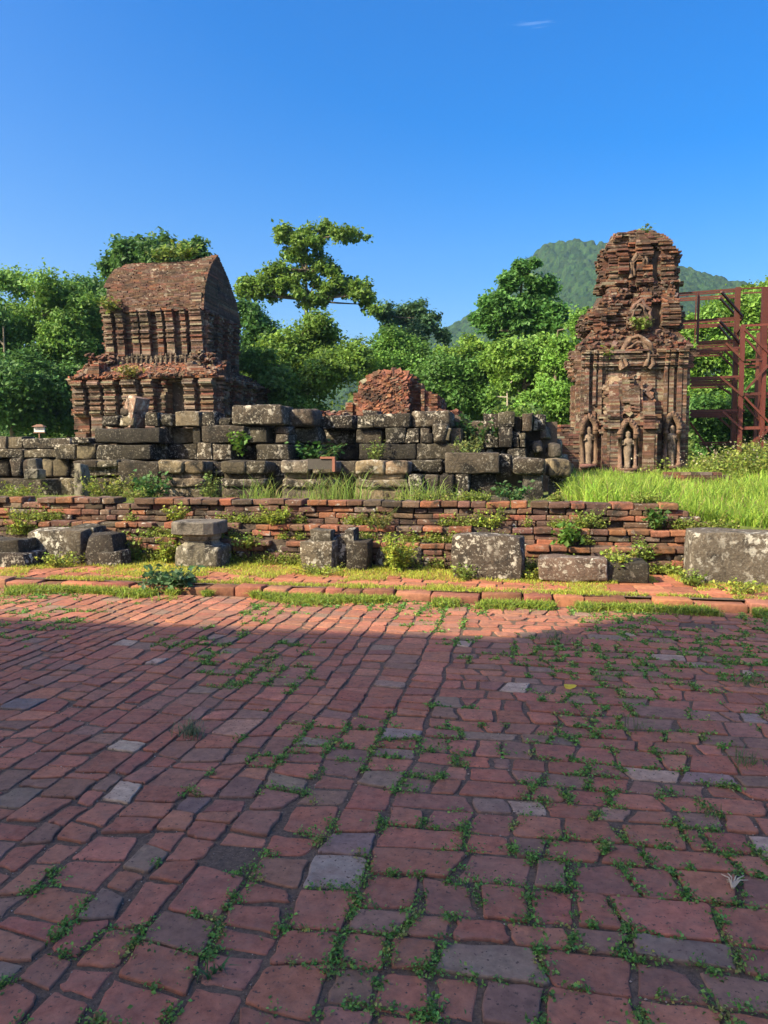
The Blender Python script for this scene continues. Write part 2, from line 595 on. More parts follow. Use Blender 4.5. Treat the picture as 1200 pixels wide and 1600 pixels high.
def crown(mb, clumps, n, size, base, R, sub=26, spread=0.30, flat=1.0, yellow=0.35):
    """Leaves gathered in twig clusters on and inside a set of crown lobes (centre, radius)."""
    tot = sum(r ** 2 for _, r in clumps)
    base = np.array(base)
    for c, r in clumps:
        c = np.array(c)
        k = max(8, int(n * r * r / tot))
        ns = max(6, int(sub * (0.6 + 0.4 * r / 1.5)))
        dirs = R.normal(size=(ns, 3)); dirs /= np.linalg.norm(dirs, axis=1, keepdims=True)
        rad = r * R.uniform(0.15, 1.15, size=(ns, 1)) ** 0.7
        ctr = c + dirs * rad * np.array([1, 1, flat])
        sr = r * spread * R.uniform(0.6, 1.3, size=ns)
        tone = R.uniform(0.65, 1.3, size=ns)
        which = R.integers(0, ns, size=k)
        off = R.normal(size=(k, 3)); off /= np.linalg.norm(off, axis=1, keepdims=True)
        offr = R.normal(size=(k, 3)) * 0.62 * sr[which][:, None] * np.array([1, 1, 0.75])
        pts = ctr[which] + offr
        nr = off * 0.5 + dirs[which] * 0.5 + np.array([0, 0, 0.55]) + R.normal(size=(k, 3)) * 0.35
        yl = np.clip(R.normal(0.0, 0.5, size=(k, 1)), -0.6, 1) * yellow
        col = base[None] * tone[which][:, None] * R.uniform(0.75, 1.25, size=(k, 1)) * (1 + yl * np.array([[0.9, 0.35, -0.1]]))
        leaves_at(mb, pts, nr, size, np.clip(col, 0.003, 1), R)


def make_tree(name, label, Y, trunk_px, clumps_px, n, size, base, seed, group=None, trunk_r=0.16, ground=0.8, depth=0.8, sub=22, spread=0.62, flat=0.9, bark=(0.16, 0.13, 0.10), yellow=0.25, lean=0.0, splay=True, limb_step=5):
    """A tree at depth Y. trunk_px: photo x of the foot; clumps_px: (x, y, radius) of crown lobes in photo measure."""
    R = np.random.default_rng(seed); Rp = random.Random(seed)
    foot = P(trunk_px, 715, Y); foot.z = ground
    mpp = (P(trunk_px + 10, 600, Y) - P(trunk_px, 600, Y)).length / 10
    root = empty(name, foot, label, 'tree', group)
    lobes = []
    for (x, y, r) in clumps_px:
        rr = r * mpp
        dy = Rp.uniform(-1, 1) * depth * rr * 1.2
        c0 = P(x, y, Y + dy)
        lobes.append((c0, rr * .62))
        for _ in range(4):
            v = Vector((Rp.gauss(0, 1), Rp.gauss(0, 1), Rp.gauss(0, .7))).normalized()
            lobes.append((c0 + v * rr * Rp.uniform(.4, .8), rr * Rp.uniform(.3, .55)))
    mb = MB()
    top = max(l[0].z for l in lobes)
    cx = sum(l[0].x for l in lobes) / len(lobes)
    cy = sum(l[0].y for l in lobes) / len(lobes)
    mid = Vector((foot.x * 0.5 + cx * 0.5 + lean, foot.y * 0.5 + cy * 0.5, foot.z + (top - foot.z) * 0.45))
    tip = Vector((cx, cy, foot.z + (top - foot.z) * 0.92))
    line = []
    for t in np.linspace(0, 1, 9):
        p = foot.lerp(mid, t).lerp(mid.lerp(tip, t), t)
        line.append(p + Vector((noise.noise(p * 0.7) * 0.12, noise.noise(p * 0.7 + Vector((9, 9, 9))) * 0.12, 0)))
    tube(mb, line, [trunk_r * (1.25 - t) if t else trunk_r * 1.5 for t in np.linspace(0, 1, 9)], bark, 8)
    if splay:
        for c, r in lobes[::limb_step]:
            i = min(range(2, 9), key=lambda q: abs(line[q].z - (c.z - r * 0.9)) + 0.3 * (line[q] - c).length)
            a = line[i]
            m = a.lerp(c, 0.5) + Vector((Rp.uniform(-.15, .15) * r, 0, -0.12 * r))
            tr = trunk_r * (0.62 - 0.05 * i) + 0.01
            tube(mb, [a, m, c], [tr, tr * 0.7, tr * 0.25], bark, 6)
            for _ in range(2):
                e = c + Vector((Rp.uniform(-1, 1), Rp.uniform(-1, 1), Rp.uniform(-.4, 1))) * r * 0.8
                tube(mb, [c.lerp(m, 0.3), c.lerp(e, 0.5), e], [tr * .35, tr * .22, 0.006], bark, 5)
    mb.build('trunk', M_BARK, root)
    mb = MB()
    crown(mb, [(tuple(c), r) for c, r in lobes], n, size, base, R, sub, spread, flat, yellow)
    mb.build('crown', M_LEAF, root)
    return root


def blades(mb, pts, h, w, cols, R, bend=0.5):
    """Grass blades, three bent segments each."""
    N = len(pts)
    a = R.uniform(0, 2 * math.pi, N)
    d = np.stack([np.cos(a), np.sin(a), np.zeros(N)], axis=1)
    sd = np.stack([-np.sin(a), np.cos(a), np.zeros(N)], axis=1)
    fa = R.uniform(0, 2 * math.pi, N)
    sd = np.stack([np.cos(fa), np.sin(fa), np.zeros(N)], axis=1) * 0.8 + sd * 0.2
    bd = (bend * R.uniform(0.2, 1.3, N))[:, None]
    hh = h[:, None]; ww = np.asarray(w)[:, None] if np.ndim(w) else np.full((N, 1), w)
    v = []
    for s, k in ((0, 1.0), (0.4, 0.9), (0.75, 0.6), (1.0, 0.08)):
        c = pts + np.array([[0, 0, 1]]) * hh * s * (1 - 0.45 * np.minimum(bd, 1.2) * s * s) + d * hh * bd * s * s * 0.9
        v.append(c - sd * ww * k * 0.5); v.append(c + sd * ww * k * 0.5)
    mb.many(np.stack(v, axis=1).astype(np.float32), [(0, 1, 3, 2), (2, 3, 5, 4), (4, 5, 7, 6)], cols)


GR = np.array((0.14, 0.21, 0.03))


def gcols(R, N, base=GR, var=0.3, dry=0.1):
    c = np.asarray(base)[None] * R.uniform(1 - var, 1 + var, size=(N, 1)) * (1 + R.normal(0, 0.08, size=(N, 3)))
    dm = R.random(N) < dry
    c[dm] = np.array((0.30, 0.25, 0.10)) * R.uniform(0.6, 1.1, size=(dm.sum(), 1))
    return np.clip(c, 0.004, 1)


def weed(mb, base, h, r, R, nst=16, leaf=0.05, col=(0.13, 0.19, 0.03), per=14, stem=(0.12, 0.14, 0.04)):
    """A leafy weed: thin stems fanning out from the foot with leaves along them."""
    base = np.array(base)
    P_, N_, C_ = [], [], []
    for _ in range(nst):
        a = R.uniform(0, 2 * math.pi); k = r * R.uniform(0.2, 1.0); hh = h * R.uniform(0.45, 1.05)
        o = base + np.array((math.cos(a), math.sin(a), 0)) * r * R.uniform(0, 0.35)
        tip = o + np.array((math.cos(a) * k, math.sin(a) * k, hh))
        mid = (o + tip) / 2 + np.array((0, 0, hh * 0.12))
        tube(mb, [o, mid, tip], [0.006, 0.005, 0.003], stem, 4)
        t = R.uniform(0.12, 1.0, size=(per, 1))
        pt = o * (1 - t) ** 2 + 2 * mid * t * (1 - t) + tip * t * t + R.normal(size=(per, 3)) * leaf * 0.55
        P_.append(pt)
        N_.append(R.normal(size=(per, 3)) * 0.5 + np.array((0, 0, 0.9)))
        C_.append(np.array(col)[None] * R.uniform(0.65, 1.35, size=(per, 1)) * (1 + R.normal(0, .1, size=(per, 3))))
    leaves_at(mb, np.concatenate(P_), np.concatenate(N_), leaf, np.clip(np.concatenate(C_), 0.004, 1), R)

# ================================================================== SETTING
# ------------------------------------------------------------------ ground
def ground_z(x, y):
    """Level of the earth: pavement in front, a raised lawn behind the retaining wall, a gentle rise at the right."""
    if y < 10.9: return -0.06
    z = 0.74 + 0.14 * min(1, max(0, (x - 0.1) / 1.0)) + 0.14 * min(1, max(0, (y - 19) / 5)) * (1 if x < .1 else 0)
    if x > 1.8:
        t = min(1, max(0, (y - 10.9) / 4.0))
        s = min(1, (x - 1.8) / 1.2)
        z = z - s * 0.22 * (1 - t)
    # weedy bank in front of the scaffold
    z += 0.75 * math.exp(-((x - 7.6) / 2.6) ** 2 - ((y - 22.5) / 2.4) ** 2)
    z += 0.05 * noise.noise(Vector((x * 0.5, y * 0.5, 3.0)))
    if y > 45: z += 0.0004 * (y - 45) ** 1.5
    return z


def sheet(name, xs, ys, fn, mat):
    mb = MB()
    V = [(x, y, fn(x, y)) for y in ys for x in xs]
    nx = len(xs)
    Fc = [(j * nx + i, j * nx + i + 1, (j + 1) * nx + i + 1, (j + 1) * nx + i) for j in range(len(ys) - 1) for i in range(nx - 1)]
    mb.add(V, Fc, (0.2, 0.2, 0.2))
    return mb.build(name, mat, smooth=True)


gx = np.unique(np.concatenate([np.linspace(-1500, -40, 14), np.linspace(-40, 30, 90), np.linspace(30, 1500, 14)]))
gy = np.unique(np.concatenate([np.linspace(-600, -12, 8), [-10, 0, 5, 10.6, 10.88, 10.92], np.linspace(11.2, 34, 70), np.linspace(36, 90, 20), np.linspace(100, 1600, 16)]))
tag(sheet('ground', list(map(float, gx)), list(map(float, gy)), ground_z, M_FIELD), kind='structure')

# ------------------------------------------------------------------ pavement of old bricks
pav = sheet('pavement', list(np.linspace(-14, 10, 13)), list(np.linspace(-2.9, 8.45, 8)), lambda x, y: -0.0085, M_SOIL)
tag(pav, kind='structure')
RP = random.Random(11)
PAV_TONES = [(5, (0.365, 0.140, 0.086)), (4, (0.32, 0.123, 0.078)), (3, (0.405, 0.165, 0.100)), (3.2, (0.285, 0.130, 0.088)), (2.2, (0.255, 0.140, 0.098)), (0.5, (0.26, 0.178, 0.125)), (0.08, (0.46, 0.34, 0.25))]


def pav_tone(R):
    t = R.random() * sum(w for w, _ in PAV_TONES)
    for w, c in PAV_TONES:
        t -= w
        if t <= 0: return rcol(R, c, 0.05, 0.13)
    return PAV_TONES[0][1]


def row_edge(k, x):
    w = noise.noise(Vector((x * 0.55, k * 0.35, 1.7))) * 0.05 + noise.noise(Vector((x * 3.2, k * 5.7, 7.7))) * 0.036
    return w


pavers = []          # outline, tone
def add_paver(c):
    if RP.random() < 0.25:     # a broken corner
        q = RP.randrange(4)
        cc = c[q]
        mx = sum(p[0] for p in c) / 4; my = sum(p[1] for p in c) / 4
        t = RP.uniform(0.06, 0.30)
        c[q] = (cc[0] + (mx - cc[0]) * t, cc[1] + (my - cc[1]) * t)
    pavers.append((c, pav_tone(RP)))


# left: courses running away from the viewer; right: courses running across
XS = -0.55
cols_ = [XS]
while cols_[0] > -9.5:
    cols_.insert(0, cols_[0] - RP.choice((0.125, 0.14, 0.155, 0.165, 0.175, 0.185, 0.2, 0.22)))
NC = len(cols_) - 1
for k in range(NC):
    y = 0.45 + RP.uniform(0, 0.25)
    skl = RP.uniform(-.02, .02)
    while y < 8.34:
        L = RP.choice((0.13, 0.15, 0.16, 0.17, 0.18, 0.19, 0.2, 0.22, 0.25, 0.3))
        if RP.random() < 0.07: L *= 0.6
        skr = RP.uniform(-.024, .024)
        y2 = min(y + L, 8.37)
        if y2 - y > 0.06 and RP.random() > 0.008:
            g = RP.uniform(0.003, 0.011)
            xa, xb = cols_[k], cols_[k + 1]
            add_paver([(xa + row_edge(k, y) + g, y - skl + g), (xb + row_edge(k + 1, y) - g, y + skl + g), (xb + row_edge(k + 1, y2) - g, y2 + skr - g), (xa + row_edge(k, y2) + g, y2 - skr - g)])
        y = y2; skl = skr
        if y2 >= 8.36: break
y = 0.45
k = 100
while y < 8.34:
    h = RP.choice((0.15, 0.16, 0.175, 0.19, 0.2, 0.215, 0.235))
    y2 = min(8.37, y + h)
    if 8.37 - y2 < 0.09: y2 = 8.37
    x = XS + 0.004
    skl = RP.uniform(-.01, .01)
    first = True
    while x < 5.6:
        L = RP.choice((0.14, 0.16, 0.17, 0.18, 0.19, 0.21, 0.23, 0.27, 0.34))
        if RP.random() < 0.08: L *= 0.6
        x2 = x + L
        skr = RP.uniform(-.028, .028)
        if RP.random() > 0.010:
            g = RP.uniform(0.003, 0.011)
            e = lambda kk, xx: 0.75 * row_edge(kk, xx)
            xl0 = x + (row_edge(NC, y) if first else -skl); xl1 = x + (row_edge(NC, y2) if first else skl)
            add_paver([(xl0 + g, y + e(k, x) + g), (x2 - skr - g, y + e(k, x2) + g), (x2 + skr - g, (y2 + e(k + 1, x2) if y2 < 8.36 else y2) - g), (xl1 + g, (y2 + e(k + 1, x) if y2 < 8.36 else y2) - g)])
        x = x2; skl = skr; first = False
    y = y2; k += 1


def paver_geo(c, R, nper):
    """Outline with worn, uneven edges and rounded corners; a chamfer and a slightly domed top."""
    c = [Vector((p[0], p[1], 0)) for p in c]
    ring = []
    for q in range(4):
        a, b = c[q], c[(q + 1) % 4]
        d = (b - a)
        nn = Vector((d.y, -d.x, 0)).normalized()
        rc = min(0.024, d.length * 0.18) * R.uniform(.4, 1.3)
        if nper <= 3:
            ts = [rc / d.length, 1 - rc / d.length]
        else:
            ts = [rc / d.length, 0.33, 0.67, 1 - rc / d.length]
        for t in ts:
            w = R.uniform(-0.010, 0.004) if 0.2 < t < 0.8 else R.uniform(-0.007, 0.002)
            ring.append(a + d * t + nn * w)
        if nper > 3:
            nx = c[(q + 1) % 4]
            nd = (c[(q + 2) % 4] - nx).normalized()
            ring.append(nx - d.normalized() * rc * 0.32 + nd * rc * 0.32)
    n = len(ring)
    m = sum(ring, Vector()) / n
    z = R.uniform(-0.005, 0.006)
    tx, ty = R.uniform(-.018, .018), R.uniform(-.018, .018)
    V = []
    for lev, ins, dz in ((0, 0, -0.045), (1, 0.0, -0.0055), (2, 0.003, -0.0012), (3, 0.009, 0.0)):
        for p in ring:
            d = (m - p)
            q = p + d.normalized() * ins
            zz_ = z + dz + ((q.x - m.x) * tx + (q.y - m.y) * ty if lev else 0)
            V.append((q.x, q.y, zz_))
    V.append((m.x, m.y, z + 0.0006))
    Fq = []
    for lv in range(3):
        for i in range(n):
            Fq.append((lv * n + i, lv * n + (i + 1) % n, (lv + 1) * n + (i + 1) % n, (lv + 1) * n + i))
    Ft = [(3 * n + i, 3 * n + (i + 1) % n, 4 * n) for i in range(n)]
    return V, Fq, Ft, m


def in_view(p, margin=0.02):
    d = Vector(p) - EYE
    f = d.dot(FWD)
    if f < 0.2: return False
    return abs(d.dot(RIGHT) / f) < 600 / F + margin and abs(d.dot(UPV) / f) < 800 / F + margin


def shown(c):
    a = abs(sum(c[i][0] * c[(i + 1) % 4][1] - c[(i + 1) % 4][0] * c[i][1] for i in range(4))) / 2
    m = (sum(p[0] for p in c) / 4, sum(p[1] for p in c) / 4, 0)
    if not in_view(m): return 0
    d = (Vector(m) - EYE).length
    return a / d ** 3


# a few pavers that stand out in the photograph: pale and bluish ones
def retone(px, py, col):
    g = G(px, py, 0)
    best = min(range(len(pavers)), key=lambda i: (sum(p[0] for p in pavers[i][0]) / 4 - g.x) ** 2 + (sum(p[1] for p in pavers[i][0]) / 4 - g.y) ** 2)
    pavers[best] = (pavers[best][0], col)


for px_, py_, c_ in ((180, 1166, (.52, .44, .34)), (207, 1250, (.56, .46, .36)), (552, 1384, (.36, .32, .28)), (640, 1145, (.31, .26, .24)), (892, 1167, (.20, .165, .14)), (1010, 1204, (.48, .36, .28)), (1085, 1212, (.30, .22, .21)), (40, 1098, (.19, .18, .19)), (290, 1268, (.22, .16, .15)), (825, 1268, (.42, .33, .26)), (1180, 1130, (.33, .28, .26)), (1060, 1500, (.25, .2, .165)), (130, 1420, (.24, .18, .15)), (360, 1127, (.47, .28, .2)), (1035, 1420, (.46, .19, .14)), (505, 1335, (.27, .2, .19)), (215, 1004, (.42, .36, .3)), (1180, 1050, (.45, .35, .29)), (960, 1268, (.43, .27, .2))):
    c_ = (c_[0] * .9, c_[1] * .80, c_[2] * .72)
    retone(px_, py_, c_)

order = sorted(range(len(pavers)), key=lambda i: -shown(pavers[i][0]))
near = set(order[:300])
bulk = MB()
joint_pts = []
for i, (c, t) in enumerate(pavers):
    R = random.Random(1000 + i)
    m0 = sum(p[1] for p in c) / 4
    V, Fq, Ft, m = paver_geo(c, R, 4 if (i in near or m0 < 5) else 3)
    for _ in range(9):
        q = R.randrange(4); s = R.random()
        a, b = c[q], c[(q + 1) % 4]
        joint_pts.append((a[0] + (b[0] - a[0]) * s, a[1] + (b[1] - a[1]) * s))
    if i in near:
        mb = MB()
        mb.add(V, Fq, t); mb.n = 0; mb.f.append(np.asarray(Ft, np.int32)); mb.n = len(V)
        mb.build('paver', M_PAVER, pav, origin=(m.x, m.y, 0))
    else:
        s0 = bulk.n
        bulk.add(V, Fq, t)
        bulk.f.append(np.asarray(Ft, np.int32) + s0)
tag(bulk.build('paver_field', M_PAVER, pav), kind='stuff')

# small-leaved weeds rooted in the joints
RW = np.random.default_rng(5)
jp = np.array(joint_pts)
msk = np.array([noise.noise(Vector((x * 1.05, y_ * 0.8, 4.4))) * 1.0 + noise.noise(Vector((x * 4.2, y_ * 4.2, 8.1))) * 1.0 for x, y_ in jp])
side = np.clip((jp[:, 0] + 0.15 * jp[:, 1] + 1.3) / 3.0, -0.25, 0.6)
edge = np.clip((jp[:, 1] - 7.3) / 1.2, 0, 1)
keep = msk + side * 0.55 + edge * 0.35 > 0.35
keep &= (jp[:, 0] > -0.80 * jp[:, 1] - 0.6) & (jp[:, 0] < 0.33 * jp[:, 1] + 0.7)
jp = jp[keep]
mb = MB()
lp, ln, lc, ls = [], [], [], []
for x, y_ in jp:
    dist = math.hypot(x, y_)
    k = int(30 if dist < 4 else 17 if dist < 6 else 11)
    sp = 0.011 + 0.013 * RW.random()
    hh = 0.010 + 0.016 * RW.random()
    o = RW.normal(size=(k, 3)) * np.array([sp, sp, 0]) + np.array([x, y_, 0.0])
    o[:, 2] = np.abs(RW.normal(0.4, 0.5, k)) * hh - 0.004
    lp.append(o); ln.append(RW.normal(size=(k, 3)) * 0.6 + np.array((0, 0, 0.8)))
    lc.append(np.array((0.125, 0.25, 0.05) if RW.random() > .12 else (0.24, 0.26, 0.07))[None] * RW.uniform(0.45, 1.5, size=(k, 1)) * (1 + RW.normal(0, .12, size=(k, 3))))
    ls.append(np.full(k, 0.0125 if dist < 4 else 0.016 if dist < 6 else 0.022))
leaves_at(mb, np.concatenate(lp), np.concatenate(ln), np.concatenate(ls), np.clip(np.concatenate(lc), .004, 1), RW)
tag(mb.build('joint_weeds', M_WEED), 'tiny green weeds growing in the joints of the brick paving', 'weeds', kind='stuff')

# grit lying in the joints and gaps
mb = MB()
RG = np.random.default_rng(77)
gp = np.array(joint_pts)
gp = gp[(gp[:, 1] < 4.6) & (gp[:, 0] > -0.8 * gp[:, 1] - .3) & (gp[:, 0] < .33 * gp[:, 1] + .3)]
gp = gp[RG.random(len(gp)) < 0.55]
n_ = len(gp)
cen = np.concatenate([gp + RG.normal(size=(n_, 2)) * 0.012, np.full((n_, 1), -0.006)], axis=1)
s_ = RG.uniform(0.0018, 0.0055, size=(n_, 1, 1))
octa = np.array([(1, 0, 0), (0, 1, 0), (-1, 0, 0), (0, -1, 0), (0, 0, .8), (0, 0, -.8)])
vv = cen[:, None] + octa[None] * s_ * RG.uniform(0.6, 1.3, size=(n_, 6, 1))
mb.many(vv.astype(np.float32), [(0, 1, 4), (1, 2, 4), (2, 3, 4), (3, 0, 4), (1, 0, 5), (2, 1, 5), (3, 2, 5), (0, 3, 5)], np.array((.30, .24, .2))[None] * RG.uniform(.5, 1.5, size=(n_, 1)))
tag(mb.build('joint_gravel', M_KERB), 'fine grit and crumbs lying in the paving joints', 'gravel', kind='stuff')

# ------------------------------------------------------------------ kerb and brick terrace
TZ = 0.105
ter = sheet('terrace', list(np.linspace(-14, 10, 25)), [8.60, 9.0, 9.5, 10.0, 10.6], lambda x, y: TZ - 0.012, M_SOIL)
tag(ter, kind='structure')
RK = random.Random(21)
x = -9.5
while x < 6.5:
    L = RK.uniform(0.2, 0.55)
    sag = noise.noise(Vector((x * 0.8, 0, 0))) * 0.03
    block_obj('kerb_brick', x + .006, x + L - .006, 8.42 + sag + RK.uniform(-.03, .03), 8.725, -0.05, TZ + RK.uniform(-.035, .006), rcol(RK, (0.27, 0.115, 0.072), .12, .35), M_KERB, ter, RK.randrange(10**6), 0.016, 0.016, 3, (RK.uniform(-.05, .02), RK.uniform(-.03, .03), RK.uniform(-.05, .05)), 5)
    x += L
rows_t = [8.72, 8.93, 9.13, 9.35, 9.56, 9.78, 10.0, 10.24]
tb = []
for k in range(len(rows_t) - 1):
    x = -9.3 + RK.uniform(0, .3)
    while x < 6.0:
        L = RK.uniform(0.2, 0.4)
        tb.append(([(x + .008, rows_t[k] + .008), (x + L - .008, rows_t[k] + .008), (x + L - .008, rows_t[k + 1] - .008), (x + .008, rows_t[k + 1] - .008)], rcol(RK, (0.36, 0.14, 0.08), .08, .28)))
        x += L
to = sorted(range(len(tb)), key=lambda i: -shown(tb[i][0]))
tn = set(to[:220])
bulk = MB()
for i, (c, t) in enumerate(tb):
    V, Fq, Ft, m = paver_geo(c, random.Random(5000 + i), 3)
    V = [(a, b, z + TZ) for a, b, z in V]
    if i in tn:
        mb = MB(); mb.add(V, Fq, t); mb.f.append(np.asarray(Ft, np.int32))
        mb.build('terrace_brick', M_KERB, ter, origin=(m.x, m.y, TZ))
    else:
        s0 = bulk.n; bulk.add(V, Fq, t); bulk.f.append(np.asarray(Ft, np.int32) + s0)
tag(bulk.build('terrace_brick_field', M_KERB, ter), kind='stuff')

# ------------------------------------------------------------------ hills with their forest
def hill_z(x, y):
    """Long ridge behind the valley, read off the skyline."""
    d = math.hypot(x, y)
    az = math.degrees(math.atan2(x, y)) + 10.0
    px = 600 + F * math.tan(math.radians(max(-60, min(60, az))))
    sk = np.interp(px, [-900, -300, 200, 560, 640, 700, 745, 790, 850, 880, 960, 1020, 1060, 1145, 1250, 1400, 1700], [640, 600, 575, 552, 536, 520, 494, 438, 394, 390, 395, 414, 430, 453, 486, 525, 600])
    crest = 820.0
    ztop = 1.6 + (715 - sk) / F * crest * math.cos(math.radians(az))
    t = (d - 330) / (crest - 330)
    if t < 0: return -2
    if t < 1: s = t ** 1.25
    else: s = max(0, 1 - (t - 1) * 1.1)
    rv = (noise.noise(Vector((x * 0.006, y * 0.006, 2))) * 0.16 - abs(noise.noise(Vector((x * 0.013, y * 0.004, 6)))) * .16 + noise.noise(Vector((x * 0.03, y * 0.02, 9))) * .03) * s * (1 - min(1, abs(1 - t) * 0) * 0)
    rv *= 1 - max(0, 1 - abs(t - 1) * 5)
    return 1 + ztop * (s + rv)


mb = MB()
step = 2.6
azs = np.radians(np.arange(-44, 36, 0.17)); ds = np.arange(330, 900, step)
RH = np.random.default_rng(3)
cell = 5.2
jx = RH.random((400, 400, 3))
V = np.zeros((len(ds), len(azs), 3))
for j, d in enumerate(ds):
    for i, a in enumerate(azs):
        x = math.sin(a) * d; y = math.cos(a) * d
        V[j, i] = (x, y, hill_z(x, y))
cxi = np.floor(V[:, :, 0] / cell).astype(int); cyi = np.floor(V[:, :, 1] / cell).astype(int)
best = np.zeros(V.shape[:2]); tone_ = np.ones(V.shape[:2])
for di in (-1, 0, 1):
    for dj in (-1, 0, 1):
        r3 = jx[(cxi + di) % 400, (cyi + dj) % 400]
        px_ = (cxi + di + r3[..., 0]) * cell; py_ = (cyi + dj + r3[..., 1]) * cell
        rr = 2.1 + 2.2 * r3[..., 2]
        q = rr ** 2 - (V[:, :, 0] - px_) ** 2 - (V[:, :, 1] - py_) ** 2
        cap = np.sqrt(np.maximum(q, 0)) + 1.5 * r3[..., 2] * (q > 0)
        upd = cap > best
        best = np.where(upd, cap, best); tone_ = np.where(upd, 0.7 + 0.6 * ((r3[..., 2] * 7.3) % 1), tone_)
V[:, :, 2] += best * 1.05 + RH.normal(0, 0.35, best.shape)
nx = len(azs)
J, I = np.meshgrid(np.arange(len(ds) - 1), np.arange(nx - 1), indexing='ij')
q0 = (J * nx + I).ravel()
Fc = np.stack([q0, q0 + 1, q0 + nx + 1, q0 + nx], axis=1)
hc = np.array((0.034, 0.066, 0.02))[None] * tone_.reshape(-1, 1) * (1 + RH.normal(0, .08, (tone_.size, 3)))
mb.add(V.reshape(-1, 3), Fc, np.clip(hc, .005, 1))


def hill_mat():
    m, n, l, bs, out = new_mat('hill_forest')
    at = n.new('ShaderNodeAttribute'); at.attribute_name = 'Col'
    geo = n.new('ShaderNodeNewGeometry')
    c = mixc(n, l, 1.0, at.outputs['Color'], ramp(n, l, nz(n, l, geo.outputs['Position'], 0.55, 6, 0.75), 0.3, 0.75, (0.45, 0.5, 0.45), (1.5, 1.45, 1.3)), 'MULTIPLY')
    l.new(c, bs.inputs['Base Color'])
    bs.inputs['Roughness'].default_value = 1.0
    bs.inputs['Specular IOR Level'].default_value = 0.05
    b = n.new('ShaderNodeBump'); b.inputs['Strength'].default_value = 1.0; b.inputs['Distance'].default_value = 1.6
    l.new(nz(n, l, geo.outputs['Position'], 0.8, 5, 0.7), b.inputs['Height']); l.new(b.outputs[0], bs.inputs['Normal'])
    return m


tag(mb.build('hills', hill_mat(), smooth=False), kind='structure')

# ------------------------------------------------------------------ the brick hall behind the viewer, whose shade falls over the paving
hall = empty('brick_hall', (-17, -12, 0), 'tall brick hall behind the viewer, shading the brick paving', 'building')
hd = {}
HT = tone_mix((4, RED), (3, BROWN), (2, GREYB))


HY = -9.0


def hall_block(x0, x1, ztop, seed):
    mb = MB()
    box(mb, x0 + .2, x1 - .2, HY - 6.4, HY - .25, 0, ztop - 0.35, (0.12, 0.08, 0.06))
    mb.build('inner_masonry', M_CORE, hall)
    d = {}
    w = x1 - x0
    nb = max(1, int(w / 1.6))
    br = [w * i / nb for i in range(nb + 1)]
    brick_face(d, (x0, HY - .1, 0), (1, 0, 0), (0, 1, 0), br, 'wall', 0, ztop, lambda i, u, z, k: (0.1 if i % 2 else 0.0), HT, ch=0.30, bl=0.8, seed=seed)
    tag(d['wall'].build('wall', M_BRICK, hall), kind='stuff')


TS = math.tan(SUN_AZ - math.pi)
def hz(ys): return (ys - HY) / (math.cos(SUN_AZ - math.pi) / math.tan(SUN_EL))
JX = 0.15 - (7.2 - HY) * TS   # where the taller block begins
hall_block(JX, JX + 11.0, hz(8.6), 5)
# lower wing with a roof line that falls slightly to the left
n_w = 7
wing = np.linspace(JX - 12, JX, n_w + 1)
for i in range(n_w):
    f = (wing[i] - JX) / 4.0
    hall_block(float(wing[i]), float(wing[i + 1]) - 0.004, hz(7.05 + 0.16 * max(f, -5)), 30 + i)

# ================================================================== RUINS
# ------------------------------------------------------------------ stepped brick retaining wall
RB = random.Random(31)
wall = empty('retaining_wall', (-3, 10.9, TZ), 'low stepped retaining wall of weathered bricks behind the terrace', 'wall')
WX0, WX1 = -10.5, 6.2
T3_END = sx(1075, 10.7)
mb = MB()
box(mb, WX0, WX1, 10.42, 11.0, 0.0, 0.44)
box(mb, WX0, WX1, 10.60, 11.0, 0.4405, 0.64)
box(mb, WX0, T3_END - .35, 10.82, 11.05, 0.6405, 0.90)
mb.build('inner_masonry', M_CORE, wall)
wb = []      # bricks: (x0,x1,yfront,yback,z0,z1,tone)
NEWB = (0.255, 0.108, 0.063); OLDB = (0.14, 0.08, 0.058); BLKB = (0.085, 0.058, 0.045); GRYB = (0.16, 0.118, 0.092)


def wall_course(x0, x1, yf, yb, z0, z1, mix, jy=0.02, miss=0.0):
    x = x0
    while x < x1:
        L = RB.uniform(0.17, 0.34)
        e = min(x1, x + L)
        if e - x > 0.07 and RB.random() > miss:
            t = RB.random()
            c = NEWB if t < mix[0] else OLDB if t < mix[0] + mix[1] else GRYB if t < mix[0] + mix[1] + 0.14 else BLKB
            off = RB.uniform(-jy, jy)
            wb.append((x + .004, e - .004, yf + off, yb, z0 + .002 + RB.uniform(-.006, .006), z1 - .002 + RB.uniform(-.012, .006), rcol(RB, c, .1, .25)))
        x = e


# tier 1: bright capping course over dark courses; broken away in places at the left
z = 0.10
for k, h in enumerate((0.09, 0.085, 0.085)):
    wall_course(WX0, sx(1105, 10.35), 10.30, 10.62, z, z + h, (0.15, 0.45), 0.03, 0.12)
    z += h
wall_course(sx(500, 10.3), sx(1090, 10.3), 10.28, 10.66, z, z + 0.085, (0.75, 0.2), 0.012, 0.08)
wall_course(WX0, sx(500, 10.3), 10.30, 10.66, z, z + 0.085, (0.35, 0.4), 0.03, 0.35)
z1_ = z + 0.085
# tier 2
z = 0.40
for k, h in enumerate((0.09, 0.08)):
    wall_course(WX0, WX1, 10.50, 10.80, z, z + h, (0.12, 0.45), 0.025, 0.05)
    z += h
wall_course(WX0, sx(420, 10.5), 10.47, 10.84, z, z + 0.085, (0.4, 0.4), 0.03, 0.15)
wall_course(sx(420, 10.5), sx(700, 10.5), 10.47, 10.84, z, z + 0.085, (0.55, 0.3), 0.02, 0.10)
wall_course(sx(700, 10.5), WX1, 10.47, 10.84, z, z + 0.085, (0.6, 0.3), 0.015, 0.05)
